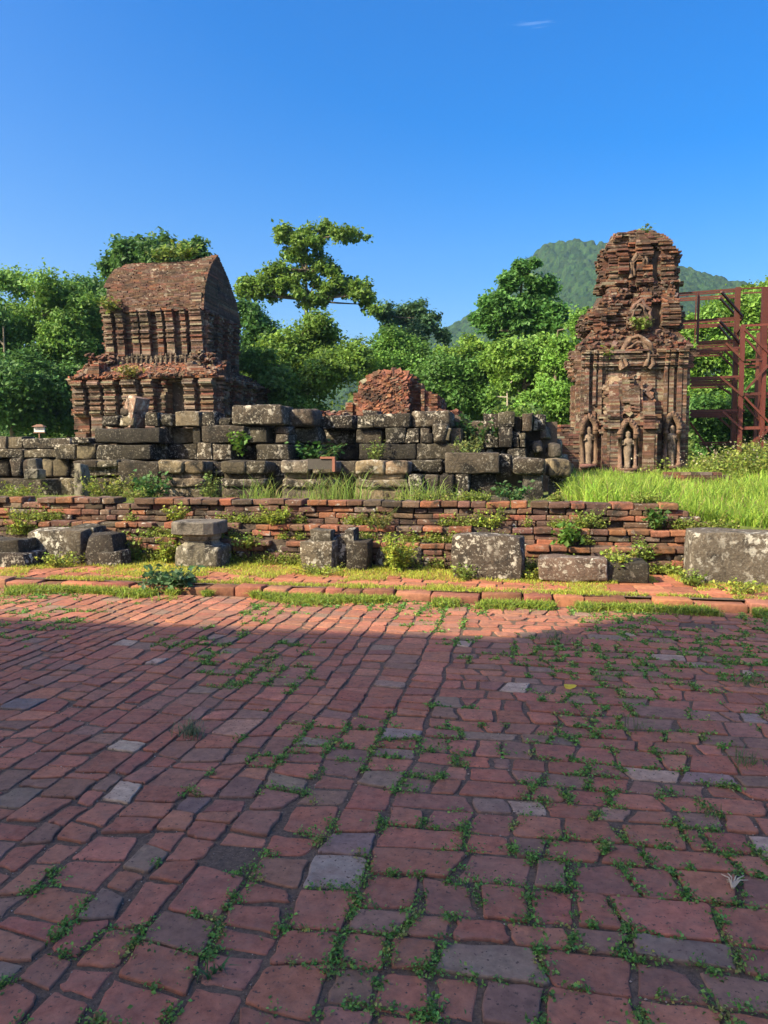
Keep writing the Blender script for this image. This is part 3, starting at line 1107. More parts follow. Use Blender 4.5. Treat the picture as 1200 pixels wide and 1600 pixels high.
# tier 3
z = 0.655
for k, h in enumerate((0.085, 0.08, 0.085)):
    wall_course(WX0, T3_END + 0.34 - 0.15 * k, 10.70 + 0.008 * k, 11.0, z, z + h, (0.12, 0.5), 0.03, 0.03)
    z += h
wall_course(WX0, sx(480, 10.7), 10.68, 11.06, z, z + 0.095, (0.2, 0.5), 0.03, 0.04)
wall_course(sx(480, 10.7), sx(830, 10.7), 10.68, 11.06, z, z + 0.095, (0.45, 0.35), 0.02, 0.02)
wall_course(sx(830, 10.7), T3_END - .1, 10.68, 11.06, z, z + 0.095, (0.75, 0.2), 0.012, 0.0)


def wshown(b):
    c = ((b[0] + b[1]) / 2, b[2], (b[4] + b[5]) / 2)
    if not in_view(c): return 0
    return (b[1] - b[0]) * (b[5] - b[4]) / (Vector(c) - EYE).length ** 2 * (1.6 if b[6][0] > 0.3 else 1)


wo = sorted(range(len(wb)), key=lambda i: -wshown(wb[i]))
wn_ = set(wo[:300])
bulk = MB()
for i, b in enumerate(wb):
    vs, fs = block_geo(b[1] - b[0], b[3] - b[2], b[5] - b[4], 900 + i, 0.016, 0.017, 2, 3)
    ox, oy = (b[0] + b[1]) / 2, (b[2] + b[3]) / 2
    if i in wn_:
        mb = MB(); mb.add([tuple(v) for v in vs], fs, b[6])
        o = mb.build('brick', M_NEARBRICK, None, origin=(0, 0, 0))
        o.parent = wall
        o.location = Vector((ox, oy, b[4])) - wall.location
    else:
        bulk.add([(v.x + ox, v.y + oy, v.z + b[4]) for v in vs], fs, b[6])
tag(bulk.build('brick_infill', M_NEARBRICK, wall), kind='stuff')

# ------------------------------------------------------------------ stone platform of the lost temple
RS = random.Random(41)
plat = empty('stone_platform', (sx(420, 17), 17, 0.9), 'ruined platform of big grey lichened stone blocks between the two brick temples', 'ruin')
ST = [(3, (0.075, 0.060, 0.045)), (3, (0.056, 0.045, 0.034)), (2, (0.10, 0.08, 0.058)), (2.5, (0.038, 0.031, 0.025)), (0.9, (0.19, 0.15, 0.10))]


def st_tone():
    t = RS.random() * sum(w for w, _ in ST)
    for w, c in ST:
        t -= w
        if t <= 0: return rcol(RS, c, .06, .18)
    return ST[0][1]


def pblock(px0, px1, Y, z0, z1, d=0.8, col=None, rnd=0.016, rough=0.036, rot=(0, 0, 0), chips=4, par=None, name='stone_block'):
    X0, X1 = sx(px0, Y), sx(px1, Y)
    return block_obj(name, X0 + .008, X1 - .008, Y, Y + d, z0, z1, col or st_tone(), M_STONE, par or plat, RS.randrange(10**6), rnd, rough, chips, rot, 4)


def prow(splits, Y, z0, z1, d=0.8, jy=0.12, jz=0.05, rnd=0.022, chips=3, par=None):
    for a, b in zip(splits[:-1], splits[1:]):
        o = RS.uniform(-jy, jy)
        pblock(a, b, Y + o, z0 + .004 + RS.uniform(0, .006), z1 - RS.uniform(0, jz), d - o, None, rnd + RS.uniform(-.008, .014), rot=(0, 0, RS.uniform(-.02, .02)), chips=chips, par=par)


ZA, Z0, Z1, Z2, Z3 = 0.70, 1.55, 1.93, 2.32, 2.72
# inner fill
mb = MB()
def cbox(px0, px1, Ya, Yb, z0, z1):
    box(mb, sx(px0, Ya), sx(px1, Ya), Ya, Yb, z0, z1)
cbox(120, 690, 16.25, 24, 0.6, 1.50)
cbox(160, 445, 17.05, 24, 1.5005, 2.25)
cbox(440, 720, 18.5, 24.02, 1.5006, 2.62)
cbox(720, 870, 18.8, 23.9, 0.6, 2.45)
mb.build('inner_masonry', M_CORE, plat)
# left block of the upper courses
prow([84, 118, 150], 16.5, Z0, Z1)
prow([150, 236], 16.2, Z0, Z1, jy=.02)
prow([236, 262, 308], 16.75, Z0, Z1, jy=.03)
prow([308, 331, 362], 16.42, Z0, Z1, jy=.02)
prow([362, 400], 16.95, Z0, Z1)
prow([400, 452], 16.4, Z0, Z1)
pblock(112, 140, 16.35, Z1, Z1 + .13, .7)
pblock(126, 149, 16.5, Z1 - .38, Z1, .5)
prow([150, 250], 16.25, Z1, Z2 - .03, jy=.0)
pblock(251, 259, 16.5, Z1, Z2 - .02, .6)
prow([261, 312], 16.95, Z1, Z2, jy=.0)
pblock(301, 313, 16.6, Z1, Z2 - .05, .5)
prow([316, 381], 16.45, Z1, Z2)
prow([384, 418], 16.5, Z1, Z2)
pblock(430, 452, 16.6, Z1, Z1 + .2, .6); pblock(429, 452, 16.65, Z1 + .2, Z2 - .02, .6)
prow([418, 430], 17.0, Z1, Z2)
# loose top course
pblock(158, 186, 16.6, Z2, Z2 + .26, .5, rnd=.05)
pblock(186, 211, 16.5, Z2, Z2 + .24, .6, rnd=.06)
pblock(188, 206, 16.55, Z2 + .24, Z2 + .42, .45, rnd=.08)
pblock(227, 247, 16.45, Z2, Z2 + .31, .7)
pblock(246, 271, 16.55, Z2, Z2 + .28, .7, rnd=.06)
pblock(273, 313, 16.5, Z2, Z3 - .07, .7)
pblock(316, 339, 16.55, Z2, Z3 - .10, .55)
pblock(343, 361, 16.6, Z2, Z2 + .2, .35, rnd=.08, rough=.04)
pblock(362, 443, 16.45, Z2 + .005, Z2 + .45, .9, (0.085, 0.068, 0.053), rnd=.06, rough=.03, chips=3)
pblock(441, 491, 17.0, Z2 - .02, Z2 + .40, .9, (0.12, 0.09, 0.07), rnd=.14, rough=.04, chips=3)
prow([440, 498], 17.3, Z1, Z2)
prow([440, 475, 505], 17.4, Z0, Z1)
# recess and centre
prow([478, 562], 18.3, Z0, Z1); prow([478, 556], 18.3, Z1, Z2)
pblock(497, 552, 17.7, Z2 - .03, Z3 - .13, .8)
pblock(558, 584, 17.6, Z2 - .03, Z3 - .16, .8); pblock(566, 590, 17.75, Z3 - .16, Z3 - .02, .6)
prow([560, 650, 724], 17.35, Z0, Z1, jy=.04)
prow([556, 597], 17.75, Z1, Z2 - .03, jy=.02); prow([600, 634, 655], 17.6, Z1, Z2 - .03, jy=.03)
prow([655, 672], 17.5, Z1, Z2 - .03); pblock(656, 676, 17.35, Z1, Z1 + .2, .5)
pblock(674, 696, 17.25, Z1, Z1 + .44, .5, rnd=.16, rough=.05, rot=(0, .12, .2))
pblock(692, 702, 17.3, Z1 + .05, Z1 + .36, .3, rnd=.09, rough=.04, rot=(0, .2, .1))
prow([680, 702, 722], 17.9, Z1, Z2)
prow([584, 642], 17.6, Z2 - .03, Z3 - .09, jy=.04)
prow([642, 706], 17.65, Z2 - .03, Z3 - .02, jy=.06, rnd=.06)
# right block
prow([722, 758, 792], 18.35, Z0 - .3, Z1 - .1); prow([792, 823], 18.0, Z0 - .3, Z1 - .1, jy=.02)
prow([706, 730, 757], 19.0, Z1 - .1, Z2)
prow([757, 778], 18.3, Z1 - .1, Z2 - .05); prow([778, 800], 18.15, Z1 - .1, Z2 - .02); pblock(800, 812, 18.2, Z1 - .1, Z1 + .15, .6); pblock(800, 812, 18.25, Z1 + .15, Z2 - .1, .6)
pblock(812, 822, 18.1, Z1 - .1, Z1 + .08, .7); pblock(811, 822, 18.15, Z1 + .08, Z1 + .24, .7); prow([822, 846], 18.9, Z1 - .3, Z2 - .05)
prow([736, 755], 18.9, Z2, Z3 - .18, rnd=.05); pblock(754, 778, 18.3, Z2 - .05, Z3 - .09, .8); pblock(777, 803, 18.12, Z2 - .02, Z3 - .06, .8)
pblock(803, 815, 18.4, Z2 - .1, Z3 - .16, .6); pblock(815, 832, 18.1, Z2 - .1, Z3 - .1, .9); pblock(832, 853, 18.5, Z2 - .08, Z3 - .12, .7)
for i in range(26):      # tumbled blocks running down to the tower
    t = i / 25
    px = 838 + 62 * t + RS.uniform(-10, 10)
    Yb = 18.4 + RS.uniform(-.3, 1.3)
    top = 2.45 - 1.15 * t + RS.uniform(-.25, .1)
    h = RS.uniform(.22, .42); w = RS.uniform(9, 18)
    zb = max(0.8, top - h - RS.choice((0, 0.3, 0.6)))
    pblock(px - w / 2, px + w / 2, Yb, zb, zb + h, RS.uniform(.4, .8), (0.12, .10, .085), rnd=.06, rough=.04, rot=(RS.uniform(-.15, .15), RS.uniform(-.2, .2), RS.uniform(-.4, .4)), chips=3)
# lower moulded tier
prow([120, 190, 262, 326, 410, 480, 560, 640, 690], 15.95, ZA, 1.2, jy=.05)
prow([120, 214, 290, 350, 420, 492, 560, 644, 690], 15.9, 1.2, Z0, jy=.05)


def pier(px0, px1, Yf, col=None):
    w = (px1 - px0)
    c = col or st_tone()
    pblock(px0, px1, Yf, ZA, 1.0, .9, c)
    pblock(px0 - 1, px1 + 1, Yf - .06, 1.002, 1.16, .9, rcol(RS, c, .05, .2), rnd=.055)
    pblock(px0 + .05 * w, px1 - .05 * w, Yf + .1, 1.162, 1.27, .8, rcol(RS, c, .05, .2))
    pblock(px0 - 2, px0 + w * .55, Yf - .03, 1.272, Z0 - .01, .9, rcol(RS, c, .05, .2), rnd=.05, chips=3)
    pblock(px0 + w * .56, px1 + 2, Yf + .02, 1.272, Z0 - .02, .9, rcol(RS, c, .05, .2), rnd=.05, chips=3)


pier(248, 316, 15.3)
pier(345, 413, 15.25)
pier(440, 520, 15.2, (0.15, .125, .095))
pier(556, 636, 15.1, (0.25, 0.19, 0.125))
pblock(113, 128, 15.3, ZA - .05, 1.47, .35, (0.28, .25, .2), rnd=.03)
prow([113, 150, 184], 15.75, 1.38, Z0, jy=.02)
prow([184, 247], 15.75, 1.0, Z0 - .01, jy=.02)
# tumbled blocks at the front right of the platform
pblock(693, 779, 15.25, 1.29, 1.70, .9, (0.085, .068, .052), rnd=.03, rough=.025, rot=(0, -.01, .06), chips=1)
pblock(778, 801, 15.5, 1.22, 1.66, .7, rnd=.05)
pblock(801, 853, 15.1, 1.27, 1.60, .8, rnd=.11, rot=(0, .06, -.05))
pblock(816, 850, 15.25, .70, 1.27, .5, (.13, .115, .095))
pblock(853, 892, 15.5, 1.22, 1.58, .8, rnd=.09, rot=(0, .03, .1))
pblock(858, 886, 15.7, .8, 1.22, .6, (.11, .095, .08))
prow([638, 662, 686, 711, 735], 15.15, .72, 1.29, jy=.14, rnd=.05, chips=3)
pblock(736, 776, 15.5, .84, 1.28, .7)
prow([731, 764], 14.3, .74, .92, .5); prow([767, 796], 14.3, .74, .93, .5)
prow([640, 690], 15.6, 1.29, Z0, rnd=.05); prow([690, 720], 16.0, 1.25, Z0, rnd=.05)

# low stone wall at the left
low = empty('stone_wall', (sx(40, 16.9), 16.9, 0.8), 'low wall of grey stone blocks running in at the left edge', 'wall')
mb = MB(); box(mb, sx(-70, 17.2), sx(116, 17.2), 17.2, 18.0, .7, 2.05); mb.build('inner_masonry', M_CORE, low)
prow([-70, 11, 36, 111], 16.85, 1.81, 2.12, .6, par=low)
prow([-70, 35, 126], 16.7, 1.595, 1.81, .7, jy=.03, par=low)
prow([-70, -22, 14, 34, 60, 82, 106, 124], 16.75, 1.13, 1.59, .7, jy=.12, rnd=.06, par=low)
prow([-70, 18, 92, 118], 16.1, .68, 1.125, 1.2, jy=.04, par=low)

# small pedestal before the low wall
ped = empty('stone_pedestal', (sx(47, 15.7), 15.85, 1.10), 'small square stone pedestal with a dark cut block before the low stone wall', 'pedestal')
pblock(36, 59, 15.7, 1.125, 1.33, .32, (.34, .32, .27), par=ped, name='base')
pblock(41, 58, 15.78, 1.335, 1.58, .24, (.10, .09, .08), par=ped, name='upper_block')

# leaning slab on the platform
slab = block_obj('leaning_slab', sx(188, 16.5), sx(212, 16.5), 16.55, 16.95, 2.30, 3.03, (0.30, 0.19, 0.145), M_STONE, None, 77, .02, .008, 1, (-.1, .22, -.5), 4)
tag(slab, 'smooth pinkish stone slab leaning upright among the platform stones', 'stone slab')

# ------------------------------------------------------------------ left temple with the boat-shaped roof
TX0, TX1, TYF, TYB = -15.98, -10.6, 26.0, 32.4
temple = empty('brick_temple', ((TX0 + TX1) / 2, (TYF + TYB) / 2, 0.9), 'two-storey ruined brick temple with a boat-shaped vaulted roof', 'temple')
W = TX1 - TX0
pil = [(0, .08), (.12, .2), (.225, .31), (.36, .46), (.51, .58), (.635, .665), (.795, .87), (.91, 1.0)]


def strips(pil, W, hole=None):
    br = [0.0]; keys = []
    cuts = sorted(set([0.0, 1.0] + [c for p in pil for c in p] + (list(hole) if hole else [])))
    br = [c * W for c in cuts]
    for a, b in zip(cuts[:-1], cuts[1:]):
        m = (a + b) / 2
        q = [i for i, p in enumerate(pil) if p[0] <= m <= p[1]]
        keys.append('pilaster%d' % q[0] if q else ('hole' if hole and hole[0] < m < hole[1] else 'wall'))
    return br, keys


T_WALL = tone_mix((4, GREYB), (2.5, BROWN), (1.8, RED), (3, PALE), (0.8, DARKB))
T_ROOF = tone_mix((4, (0.115, 0.060, 0.043)), (3, (0.098, 0.057, 0.043)), (1, (0.13, 0.092, 0.072)), (0.5, (.16, .075, .047)))
T_RUBBLE = tone_mix((4, ORANGE), (4, RED), (2, BROWN), (0.7, PALE))


def store(d, root, names, mat=None):
    """Turn the collected brickwork into parts of the thing."""
    for key in sorted(d):
        nm = ''.join(ch for ch in key if not ch.isdigit())
        o = tag(d[key].build(names.get(nm, nm), mat or M_BRICK, root), kind='stuff')
    return o


LAY = (0.0, 0.9, 1.0, 0.2, 0.1, 0.7, 0.75, 0.0, 1.1, 1.0, 0.9, 0.15, 0.5, 0.0, 0.8, 1.2, 0.1, 0.65, 0.6, 0.05, 0.95, 0.3)


def layers(k, amp=0.10):
    return amp * LAY[k % len(LAY)]


d = {}
br, keys = strips(pil, W, (.665, .795))


def p_low(i, u, z, k):
    ky = keys[i]
    nse = noise.noise(Vector((u * 1.3, z * 1.3, 5)))
    t = max(0, (z - 3.15) / 1.25)
    if ky == 'hole':
        if z < 4.1 + nse * 0.3: return -0.45 + 0.1 * nse
        return 0.0
    broke = 0.22 if nse > 0.42 else 0
    if ky == 'wall':
        if z < 3.15: return -0.14 - broke
        return -0.06 + 0.14 * t + layers(k, .07) - broke
    if z < 1.35: return 0.30 + (0.06 if k % 3 else 0)
    if z < 3.15: return 0.20 - broke + (.04 if k % 9 == 0 else 0)
    return 0.20 + 0.05 * t + layers(k, .12) + (.12 if z > 4.2 else 0) - broke


brick_face(d, (TX0, TYF, 0), (1, 0, 0), (0, -1, 0), br, keys, 0.9, 4.4, p_low, T_WALL, ch=.062, bl=.45, jit=.007, seed=61, back=0.45)
store(d, temple, {'wall': 'front_wall', 'hole': 'broken_bay'})
pil_s = [(0, .1), (.2, .32), (.44, .56), (.68, .8), (.9, 1)]
DS = TYB - TYF
T_SIDE = tone_mix((3, BROWN), (3, RED), (2, DARKB), (2, GREYB))
for sgn, X in ((1, TX1), (-1, TX0)):
    d = {}
    br2, keys2 = strips(pil_s, DS)
    brick_face(d, (X, TYF, 0), (0, 1, 0), (sgn, 0, 0), br2, 'wall', 0.9, 4.4, lambda i, u, z, k: (0.16 if keys2[i] != 'wall' else -0.05) + (layers(k, .1) + (.1 if z > 4.2 else 0) if z > 3.15 else 0) - (.2 if noise.noise(Vector((u, z, 2 + sgn))) > .35 else 0), T_SIDE, seed=62 + sgn, back=0.45)
    store(d, temple, {'wall': 'side_wall'})
mb = MB()
box(mb, TX0 + .3, TX1 - .3, TYF + .3, TYB, 0.6, 4.38)
mb.build('inner_masonry', M_CORE, temple)
# lower roof: bricks stepping back to the upper storey, strewn with rubble
UX0, UX1, UYF, UYB = -15.28, -11.43, 26.95, 30.2
d = {}
def p_slope(i, u, z, k):
    s = (z - 4.4) / 0.62
    return 0.42 - 1.25 * min(1, max(0, s)) ** 0.8 + 0.10 * noise.noise(Vector((u * 1.7, z * 2, 1))) if z < 5.02 + 0.12 * noise.noise(Vector((u * 2, 0, 3))) else None
brick_face(d, (TX0 - .1, TYF, 0), (1, 0, 0), (0, -1, 0), [0, W + .2], 'lower_roof', 4.4, 5.1, p_slope, T_RUBBLE, ch=.07, bl=.24, jit=.05, back=1.2, seed=66, zj=.015)
brick_face(d, (TX1, TYF - .2, 0), (0, 1, 0), (1, 0, 0), [0, DS], 'lower_roof', 4.4, 5.1, lambda i, u, z, k: p_slope(0, u + 9, z, k), T_SIDE, ch=.07, bl=.24, jit=.05, back=1.0, seed=67, zj=.015)
brick_face(d, (TX0, TYF - .2, 0), (0, 1, 0), (-1, 0, 0), [0, DS], 'lower_roof', 4.4, 5.1, lambda i, u, z, k: p_slope(0, u + 19, z, k), T_RUBBLE, ch=.07, bl=.24, jit=.05, back=1.0, seed=68, zj=.015)
pts, nr = [], []
for _ in range(900):
    u = RB.uniform(0, W); s = RB.random()
    pts.append((TX0 + u, TYF - .35 + 1.3 * s, 4.45 + 0.6 * s + RB.uniform(0, .06))); nr.append((RB.uniform(-.2, .2), -.45, 1))
scatter_bricks(d['lower_roof'], pts, nr, RB, T_RUBBLE)
pts, nr = [], []
for _ in range(160):     # heap against the left and right foot of the upper storey
    s = RB.random(); q = RB.choice((0, 1))
    X = (UX0 - .1 + RB.uniform(-.5, .5)) if q == 0 else (UX1 + RB.uniform(-.4, .6))
    pts.append((X, UYF - RB.uniform(0, .5), 5.0 + .5 * s * RB.random())); nr.append((RB.uniform(-.5, .5), -.5, 1))
scatter_bricks(d['lower_roof'], pts, nr, RB, tone_mix((3, RED), (2, BROWN), (1, DARKB)))
store(d, temple, {})
# upper storey
UW = UX1 - UX0; UD = UYB - UYF
pil_u = [(0, .085), (.125, .2), (.285, .355), (.375, .465), (.545, .605), (.635, .715), (.785, .84), (.88, 1.0)]
d = {}
br, keys = strips(pil_u, UW)
def p_up(i, u, z, k):
    ky = keys[i]
    nse = noise.noise(Vector((u * 1.6, z * 1.6, 15)))
    broke = 0.15 if nse > 0.45 else 0
    if z < 5.35: return 0.02 + (0.05 if ky != 'wall' else 0)
    if ky == 'wall':
        if z < 5.75: return -0.10
        return -0.08 + 0.05 * (z - 5.75) / 1.0 + layers(k, .06) - broke
    if z < 5.75: return 0.12
    return 0.11 + 0.04 * (z - 5.75) / 1.0 + layers(k, .11) + (.12 if z > 6.75 else 0) - broke
brick_face(d, (UX0, UYF, 0), (1, 0, 0), (0, -1, 0), br, keys, 4.85, 6.97, p_up, T_WALL, ch=.058, bl=.42, jit=.006, seed=70, back=0.4)
store(d, temple, {'wall': 'upper_wall'})
for sgn, X in ((1, UX1), (-1, UX0)):
    d = {}
    br2, keys2 = strips([(0, .14), (.28, .4), (.6, .72), (.86, 1)], UD)
    brick_face(d, (X, UYF, 0), (0, 1, 0), (sgn, 0, 0), br2, 'upper_side_wall', 4.85, 6.97, lambda i, u, z, k: (0.1 if keys2[i] != 'wall' else -.08) + ((z - 5.75) * .04 + layers(k, .08) if z > 5.75 else 0), T_SIDE, ch=.066, seed=72 + sgn, back=0.4)
    store(d, temple, {})
for i in range(19):      # row of small carved figures at the foot of the upper storey
    mb = MB()
    u = UX0 + .28 + i * (UW - .4) / 18
    figure_mesh(mb, (u, UYF - .10, 4.98 + .03 * math.sin(i * 2.1)), .44 + .05 * math.sin(i * 5.3), rcol(RB, (0.17, .13, .10), .05, .25))
    mb.build('frieze_figure', M_BRICK, temple, smooth=True)
mb = MB()
box(mb, UX0 + .25, UX1 - .25, UYF + .25, UYB - .1, 4.3, 6.93)
mb.build('inner_masonry', M_CORE, temple)
# vault
RZ0, RZ1 = 6.95, 9.05
YC = 28.15
def half_f(t): return (YC - (UYF - .22)) * (1 - max(0, t) ** 2.1) ** 0.86
def half_b(t): return (UYB + .25 - YC) * (1 - max(0, t) ** 1.7) ** 0.95
def ridge(u):    # u 0..1 along the ridge: slightly sagging, broken at the left end
    return RZ1 + 0.20 * (2 * u - 1) ** 2 * (1 if u > .5 else 0.3) - (0.5 * max(0, 0.06 - u) / 0.06) + .03 * noise.noise(Vector((u * 14, 0, 0)))
d = {}
VL0, VL1 = UX0 - .14, UX1 + .10
for front in (True, False):
    def p_roof(i, u, z, k, front=front):
        t = (z - RZ0) / (ridge(u / (VL1 - VL0)) - RZ0)
        if t > 1.0: return None
        n_ = 0.03 * noise.noise(Vector((u * 2.2, z * 2.2, 8)))
        if i == 0 and front and 0.22 < t < 0.5: return half_f(t) - 0.35      # gap of the broken gable edge
        return (half_f(t) if front else half_b(t)) + n_
    brick_face(d, (VL0, YC, 0), (1, 0, 0), (0, -1 if front else 1, 0), [0, .32, VL1 - VL0], 'vaulted_roof', RZ0, RZ1 + .22, p_roof, T_ROOF, ch=.062, bl=.25, jit=.022, back=.02, seed=80 + front, zj=.008)
vault = store(d, temple, {})
# gable ends: recessed field with ribs inside a brick rim
for sgn, X in ((1, UX1), (-1, UX0)):
    d = {}
    tot = half_f(0) + half_b(0)
    brk = list(np.linspace(0, tot, 15))
    def p_gab(i, u, z, k):
        t = (z - RZ0) / (ridge(1.0 if sgn > 0 else 0.0) - RZ0)
        if t > 0.985: return None
        v = u - half_f(0)
        if v < -half_f(t) + .05 or v > half_b(t) - .05: return None
        e = min(v + half_f(t), half_b(t) - v)
        if e < .3: return 0.0
        if z < 7.5: return -0.12 + (0.06 if k % 3 else 0)
        return -0.30 + (0.14 if i % 3 == 1 else 0)
    brick_face(d, (X, UYF - .22, 0), (0, 1, 0), (sgn, 0, 0), brk, 'gable_end', RZ0, RZ1 + .2, p_gab, tone_mix((3, BROWN), (3, GREYB), (2, DARKB), (1.5, PALE)), ch=.062, seed=84 + sgn, back=.4)
    store(d, vault, {})

# ------------------------------------------------------------------ right tower
KX0, KX1, KYF = sx(905, 26), sx(1069, 26), 26.0
KW = KX1 - KX0; KYB = KYF + KW
tower = empty('brick_tower', ((KX0 + KX1) / 2, KYF + KW / 2, 0.9), 'tall ruined brick tower with carved niche figures and a crumbling stepped top', 'tower')
def ku(px): return (px - 890) / 191.0
T_TOW = tone_mix((4, (0.15, 0.078, 0.054)), (3, BROWN), (2, GREYB), (2, PALE), (1, DARKB))
T_TOWR = tone_mix((4, (.125, .058, .04)), (3, (.10, .058, .043)), (0.9, (.19, .082, .047)), (1.5, GREYB), (1.4, DARKB))
pil_k = [(0, ku(905)), (ku(912), ku(929)), (ku(1041), ku(1058)), (ku(1064), 1.0)]
cuts = [0, ku(897), ku(905), ku(912), ku(918), ku(922), ku(929), ku(940), ku(1026), ku(1041), ku(1047), ku(1050), ku(1058), ku(1064), ku(1072), 1.0]
kk = ['corner_pilaster0', 'corner_pilaster0', 'wall', 'pilaster1', 'pilaster1', 'pilaster1', 'wall', 'wall', 'wall', 'pilaster2', 'pilaster2', 'pilaster2', 'wall', 'corner_pilaster3', 'corner_pilaster3']
kp = [.12, .18, -.14, .12, .02, .12, 0, 0, -.06, .12, .02, .12, -.14, .16, .12]
d = {}
def p_tow(i, u, z, k):
    nse = noise.noise(Vector((u * 1.2, z * 1.2, 25)))
    b = kp[i] * (1 if z > 1.25 else .4) - (0.10 if nse > .45 else 0)
    if z < 1.25: b += .12 - (.12 if nse > .2 else 0)
    if z > 4.45: b = .06 + .16 * (z - 4.45) / .5 + layers(k, .09) + kp[i] * .4 - (.25 if nse > .3 and z > 4.8 else 0)
    return b
brick_face(d, (KX0, KYF, 0), (1, 0, 0), (0, -1, 0), [c * KW for c in cuts], kk, 0.85, 5.05, p_tow, T_TOW, ch=.055, bl=.34, jit=.005, gap=.003, seed=101, back=.4)
store(d, tower, {'wall': 'front_wall'})
for sgn, X in ((1, KX1), (-1, KX0)):
    d = {}
    b3, k3 = strips([(0, .08), (.12, .22), (.78, .88), (.92, 1)], KW)
    brick_face(d, (X, KYF, 0), (0, 1, 0), (sgn, 0, 0), b3, 'side_wall', .85, 5.05, lambda i, u, z, k: (.12 if k3[i] != 'wall' else -.06) + (.16 * (z - 4.45) / .5 + layers(k, .09) if z > 4.45 else 0) - (.15 if noise.noise(Vector((u * 1.2, z * 1.2, 35 + sgn))) > .35 else 0), T_TOW, ch=.068, seed=103 + sgn, back=.4)
    store(d, tower, {})
mb = MB()
box(mb, KX0 + .3, KX1 - .3, KYF + .3, KYB - .05, .6, 5.0)
box(mb, sx(915, 26.5) + .3, sx(1055, 26.5) - .25, KYF + .85, KYB - .6, 5.0005, 6.9)
box(mb, sx(945, 26.7) + .2, sx(1050, 26.7) - .2, KYF + 1.0, KYB - .9, 6.9005, 8.6)
mb.build('inner_masonry', M_CORE, tower)
# crumbling roof of the body
d = {}
def xl2(z): return float(np.interp(z, [5.0, 5.25, 5.45, 5.78, 5.95, 6.3, 6.5, 6.9, 7.25], [901, 899, 911, 921, 914, 916, 927, 939, 953]))
def xr2(z): return float(np.interp(z, [5.0, 5.25, 5.45, 5.78, 5.95, 6.4, 6.9, 7.25], [1071, 1073, 1062, 1051, 1057, 1055, 1050, 1042]))
def ruin_tier(key, z0, z1, lf, rf, yf, depth_fn, tone, seed, relief, ch=.055, jit=.022):
    nc = int((z1 - z0) / ch)
    for c in range(nc):
        za = z0 + c * ch; zm = za + ch / 2
        Yq = yf(zm)
        a, b = sx(lf(zm), Yq), sx(rf(zm), Yq)
        dd = depth_fn(zm)
        w = b - a
        rel = relief
        brick_face(d, (a, Yq, 0), (1, 0, 0), (0, -1, 0), [0, w * .14, w * .3, w * .42, w * .66, w * .8, w], key, za, za + ch, lambda i, u, z, k: rel(i, u, z, c), tone, ch=ch, bl=.25, jit=jit, back=.55, seed=seed + c, zj=.005, gap=.003)
        for sgn, X in ((1, b), (-1, a)):
            brick_face(d, (X, Yq, 0), (0, 1, 0), (sgn, 0, 0), [0, dd * .2, dd * .45, dd * .8, dd], key, za, za + ch, lambda i, u, z, k: rel(i, u + 7, z, c), tone, ch=ch, bl=.25, jit=jit, back=.5, seed=seed + 300 + c, zj=.008)
rub = lambda i, u, z, c: .10 * noise.noise(Vector((u * 2.5, z * 2.5, 4))) + .05 * noise.noise(Vector((u * 6, z * 6, 9)))
ruin_tier('broken_cornice', 5.05, 5.78, xl2, xr2, lambda z: 26.0 + (z - 5.05) * .75, lambda z: KW - .2 - (z - 5.05), T_TOWR, 110, rub)
def rel_t2(i, u, z, c):
    nse = noise.noise(Vector((u * 1.8, z * 1.8, 44)))
    b = (.16 if i in (1, 3, 5) else 0) + layers(c, .11)
    if i == 4: b -= .45
    if z > 6.6: b = rub(i, u, z, c) * 1.6
    return b - (.18 if nse > .3 else 0)
ruin_tier('second_storey', 5.78, 7.25, xl2, xr2, lambda z: 26.55 + max(0, z - 6.5) * .35, lambda z: KW - 1.0 - max(0, z - 6.5) * .5, T_TOWR, 150, rel_t2)
def xl3(z): return float(np.interp(z, [7.2, 7.35, 7.55, 8.15, 8.3, 8.5, 9.0], [942, 938, 946, 945, 939, 945, 958]))
def xr3(z): return float(np.interp(z, [7.2, 7.35, 7.55, 8.1, 8.3, 8.5, 8.7, 9.0], [1049, 1053, 1045, 1045, 1051, 1040, 1034, 1012]))
def rel_t3(i, u, z, c):
    nse = noise.noise(Vector((u * 1.8, z * 1.8, 54)))
    b = (.14 if i in (1, 3, 5) else -.04) + layers(c, .12)
    if i == 4: b -= .40
    if i == 5: b -= .12
    if z > 8.55: b = .12 + rub(i, u, z, c)
    top = 8.95 + .10 * noise.noise(Vector((u * 3, 1, 1)))
    if z > top: return None
    return b - (.2 if nse > .34 else 0)
ruin_tier('top_storey', 7.25, 9.0, xl3, xr3, lambda z: 26.85, lambda z: KW - 1.7, T_TOWR, 200, rel_t3)
store(d, tower, {})
d = {'loose_brick_heap': MB()}
pts, nr = [], []
for _ in range(420):      # fallen bricks resting on the ledges
    z = RB.choice((5.15, 5.3, 5.5, 5.7, 5.78, 6.7, 6.9, 7.1, 7.28)) + RB.uniform(-.06, .06)
    Yq = (26.0 + max(0, z - 5.05) * .75) if z < 5.8 else 26.62 + max(0, z - 6.5) * .35
    u = RB.random()
    X = sx(xl2(z), Yq) * (1 - u) + sx(xr2(z), Yq) * u
    pts.append((X, Yq - RB.uniform(-.15, .15), z)); nr.append((RB.uniform(-.4, .4), -.5, 1))
for _ in range(60):
    u = RB.random()
    pts.append((sx(955, 26.9) * (1 - u) + sx(1015, 26.9) * u, 26.85 + RB.uniform(0, .8), 8.93 + RB.uniform(0, .08))); nr.append((RB.uniform(-.3, .3), -.2, 1))
scatter_bricks(d['loose_brick_heap'], pts, nr, RB, T_TOWR)
store(d, tower, {})

